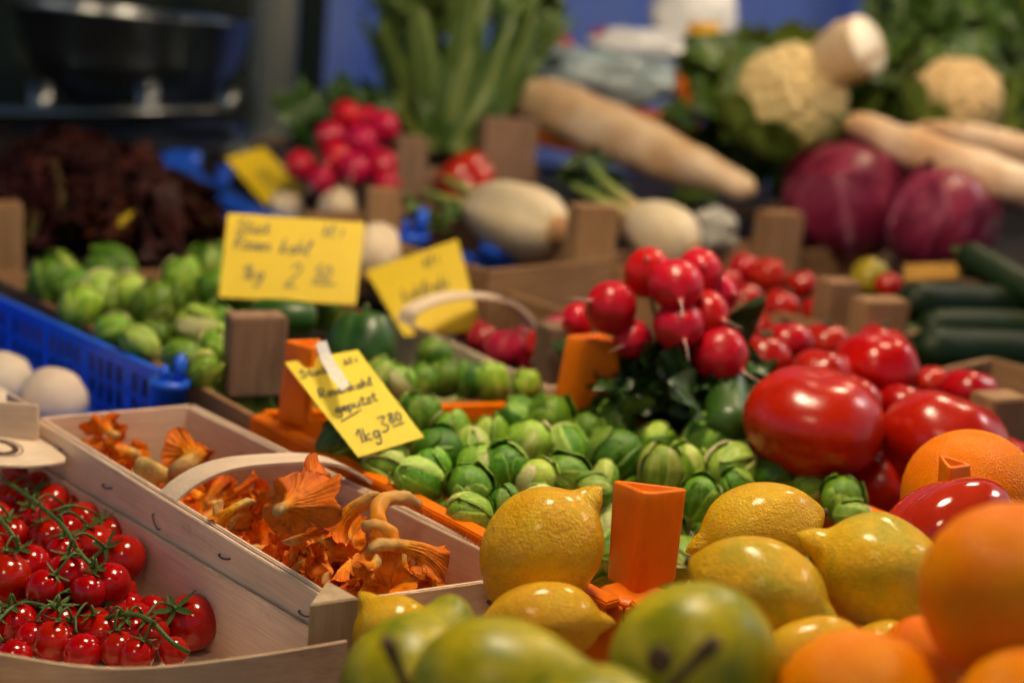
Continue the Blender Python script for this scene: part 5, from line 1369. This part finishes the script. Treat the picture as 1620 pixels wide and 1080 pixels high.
# red cabbages
def cabbage(px, py, rpx, d, label, seed):
    c = P(px, py, d); R_ = rpx * d / FPX; t = thing('red_cabbage', label, 'cabbage', c, 'red cabbages'); rnd = random.Random(seed)
    M = basis_M(c, tw(rnd.uniform(-.3, .3), .7, -.4), R_)
    vs, fs = ball(24, 32, lambda q: q * (.95 + .03 * noise.noise(q * 2))); obj('heart', mesh('heart', vs, fs, M_CABB, [0.] * len(vs)), t, M)
    mb = MB()
    for i in range(7):
        a = i * 2.3 + rnd.uniform(-.3, .3); w = rnd.uniform(.75, 1.0); off = .98 + .012 * i
        V, A = [], []
        for j in range(18):
            s = j / 17; th = math.pi - .1 - s * rnd.uniform(2.3, 2.32)
            for k in range(15):
                u = -1 + k / 7
                rr_ = off + .03 * abs(u) ** 4 + .02 * math.sin(u * 6 + s * 9) + .05 * max(0, s - .85) / .15
                ww = w * math.sqrt(max(.02, 1 - max(0, (s - .7) / .3) ** 2))
                phi = a + u * ww * min(1.7, 1 / max(.3, math.sin(th)))
                V.append(Vector((math.sin(th) * math.cos(phi), math.sin(th) * math.sin(phi), math.cos(th))) * rr_)
                A.append(.95 * math.exp(-(u / .07) ** 2) * (1 - .6 * s) + .35 * max(0, math.sin(abs(u) * 10 - s * 9)) ** 6 + .3 * abs(u) ** 6)
        mb.add(V, grid_faces(18, 15), A)
    obj('outer_leaves', mb.mesh('outer_leaves', M_CABB), t, M)
cabbage(1338, 315, 94, 1.92, 'darker red cabbage under the front cauliflower', 1)
cabbage(1490, 348, 86, 1.82, 'red cabbage with pale veins, right of the darker one', 2)
# red lettuce
def lettuce(px, py, d, spread, n, label, seed):
    rnd = random.Random(seed); c = P(px, py, d); t = thing('red_lettuce', label, 'lettuce', c, 'red lettuces'); mb = MB()
    for i in range(n):
        an = rnd.uniform(0, 6.28); tl = rnd.uniform(.0, 1.25); L = rnd.uniform(.75, 1.05) * spread * d / FPX
        dv = (UP * math.cos(tl) + Vector((math.cos(an), math.sin(an), 0)) * math.sin(tl)).normalized()
        V, F, A = leaf_mesh(seed * 100 + i, 1., .5, 0, rnd.uniform(.1, .5), 22, 17, 0)
        p = rnd.uniform(0, 6)
        for k, q in enumerate(V):
            u = -1 + 2 * (k % 17) / 16; e = max(abs(u), q.z) ** 2
            q.y += e * (.10 * math.sin(q.z * 26 + u * 4 + p) + .06 * math.sin(u * 17 + p * 2) + .04 * math.sin(q.z * 47 + u * 23))
        g = rnd.choice((.0, .0, .1, .3, .6, .95))
        A = [min(1, max(0, g * (.3 + 1.3 * noise.noise(q * 4 + Vector((seed, i, 0))))) + .3 * a_) for a_, q in zip(A, V)]
        M = basis_M(c - UP * spread * .45 * d / FPX + Vector((math.cos(an), math.sin(an), 0)) * rnd.uniform(0, .3) * spread * d / FPX, dv, L, 0)
        # turn the hollow side of the leaf to the middle of the head
        mb.add([M @ Quaternion((0, 0, 1), rnd.uniform(-.6, .6) + 3.14 * (rnd.random() < .5)).to_matrix().to_4x4() @ q for q in V], F, A)
    obj('leaves', mb.mesh('leaves', M_LETT), t)
    vs, fs = ball(10, 14, lambda q: q * spread * .3 * d / FPX); obj('heart', mesh('heart', vs, fs, M_LETT, [0.] * len(vs)), t, Matrix.Translation(c))
lettuce(80, 325, 1.82, 135, 80, 'dark red lettuce behind the wooden crate, nearest the left edge', 1)
lettuce(222, 345, 1.80, 135, 80, 'dark red lettuce beside the blue liner, showing one yellow leaf', 2)
lettuce(130, 290, 1.98, 135, 70, 'dark red lettuce farthest back, between the other two and the weighing bowl', 3)
vs, fs, A = leaf_mesh(77, 1., .4, .1, .3); tag(obj('yellow_leaf', mesh('yellow_leaf', vs, fs, M_PAPER2, A), None, basis_M(P(190, 358, 1.64), tw(.4, .8, .1), .022)), 'small yellowed leaf on the dark red lettuce', 'leaf')

# weighing bowl
bp = P(212, 60, 2.55); br = 185 * 2.55 / FPX
wb = thing('weighing_scale', 'dark steel weighing bowl on a low metal stand behind the lettuce', 'scale', P(212, 200, 2.5))
prof = [(1.0, .22), (1.02, .235), (1.03, .22), (1.0, .20), (.93, -.1), (.78, -.36), (.5, -.56), (.2, -.63), (.003, -.64), (.003, -.61), (.2, -.6), (.49, -.53), (.76, -.34), (.9, -.1), (.97, .2)]
vs, fs = lathe(prof, 56); obj('bowl', mesh('bowl', [q * br for q in vs], fs, M_STEEL), wb, Matrix.Translation(bp))
for px in (62, 232, 362):
    a_, b_ = P(px, 190, 2.38), P(px, 128, 2.38); w_ = 34 * 2.38 / FPX
    vs, fs = rounded_box((b_ - a_).length, w_, .012, .002); obj('support', mesh('support', vs, fs, M_STEEL), wb, frameM(a_, b_ - a_, cF))
a_, b_ = P(-40, 190, 2.36), P(372, 186, 2.36); vs, fs = rounded_box((b_ - a_).length, .02, .022, .004); obj('rail', mesh('rail', vs, fs, M_STEEL), wb, frameM(a_, b_ - a_, UP))
a_ = P(-60, 205, 2.4); b_ = P(372, 200, 2.4); vs, fs = rounded_box((b_ - a_).length, .2, .12, .01); obj('housing', mesh('housing', vs, fs, plain('dark_blue_enamel', (.01, .018, .04), .4)), wb, frameM(a_ - UP * .125 + Vector((0, .11, 0)), b_ - a_, UP))

# plastic bags, bottle-like white bag and orange crate behind the white radish
bt = thing('plastic_bag', 'white plastic bag with an amber label behind the cauliflower', 'bag', P(1090, 90, 2.5))
blob('film', 1100, 25, 68, 75, 50, 2.5, M_BAG, '', '', 5, .12, bt); blob('fold', 1015, 72, 78, 24, 40, 2.45, M_BAG, '', '', 8, .25, bt)
vs, fs = rounded_box(.055, .004, .045, .001); obj('label_patch', mesh('label_patch', vs, fs, M_LABEL), bt, frameM(P(1088, 78, 2.42), cR, cU))
blob('vegetable_bag', 955, 125, 120, 44, 60, 2.4, M_CLEARBAG, 'clear bluish plastic bag of vegetables behind the white radish', 'bag', 2, .3)
for x, y, r, lb in ((888, 72, 22, 'far red tomato left of the white bag'), (955, 66, 26, 'far red tomato touching the white bag')): tomato(x, y, r, r * .8, 2.5, lb, None, None, 'far tomatoes by the bag', False)
blob('garlic_bulb', 1192, 72, 20, 20, 20, 2.35, M_BAG, 'small round white garlic bulb on the cauliflower leaves', 'garlic', 4, .1)
oc3 = thing('plastic_crate', 'far orange plastic crate behind the white radish', 'crate', P(1050, 220, 2.2))
vs, fs = prism([P(1066, 104, 2.25), P(1085, 100, 2.2), P(1112, 106, 2.25)], [P(1060, 250, 2.25), P(1085, 255, 2.2), P(1112, 250, 2.25)], .003); obj('corner_clip', mesh('corner_clip', vs, fs, M_ORANGEP), oc3)
board('end_wall', P(960, 172, 2.26), P(1100, 178, 2.2), .08, .004, M_ORANGEP, oc3); board('side_wall', P(960, 172, 2.265), P(960, 172, 2.265) + uA * .25, .08, .004, M_ORANGEP, oc3)
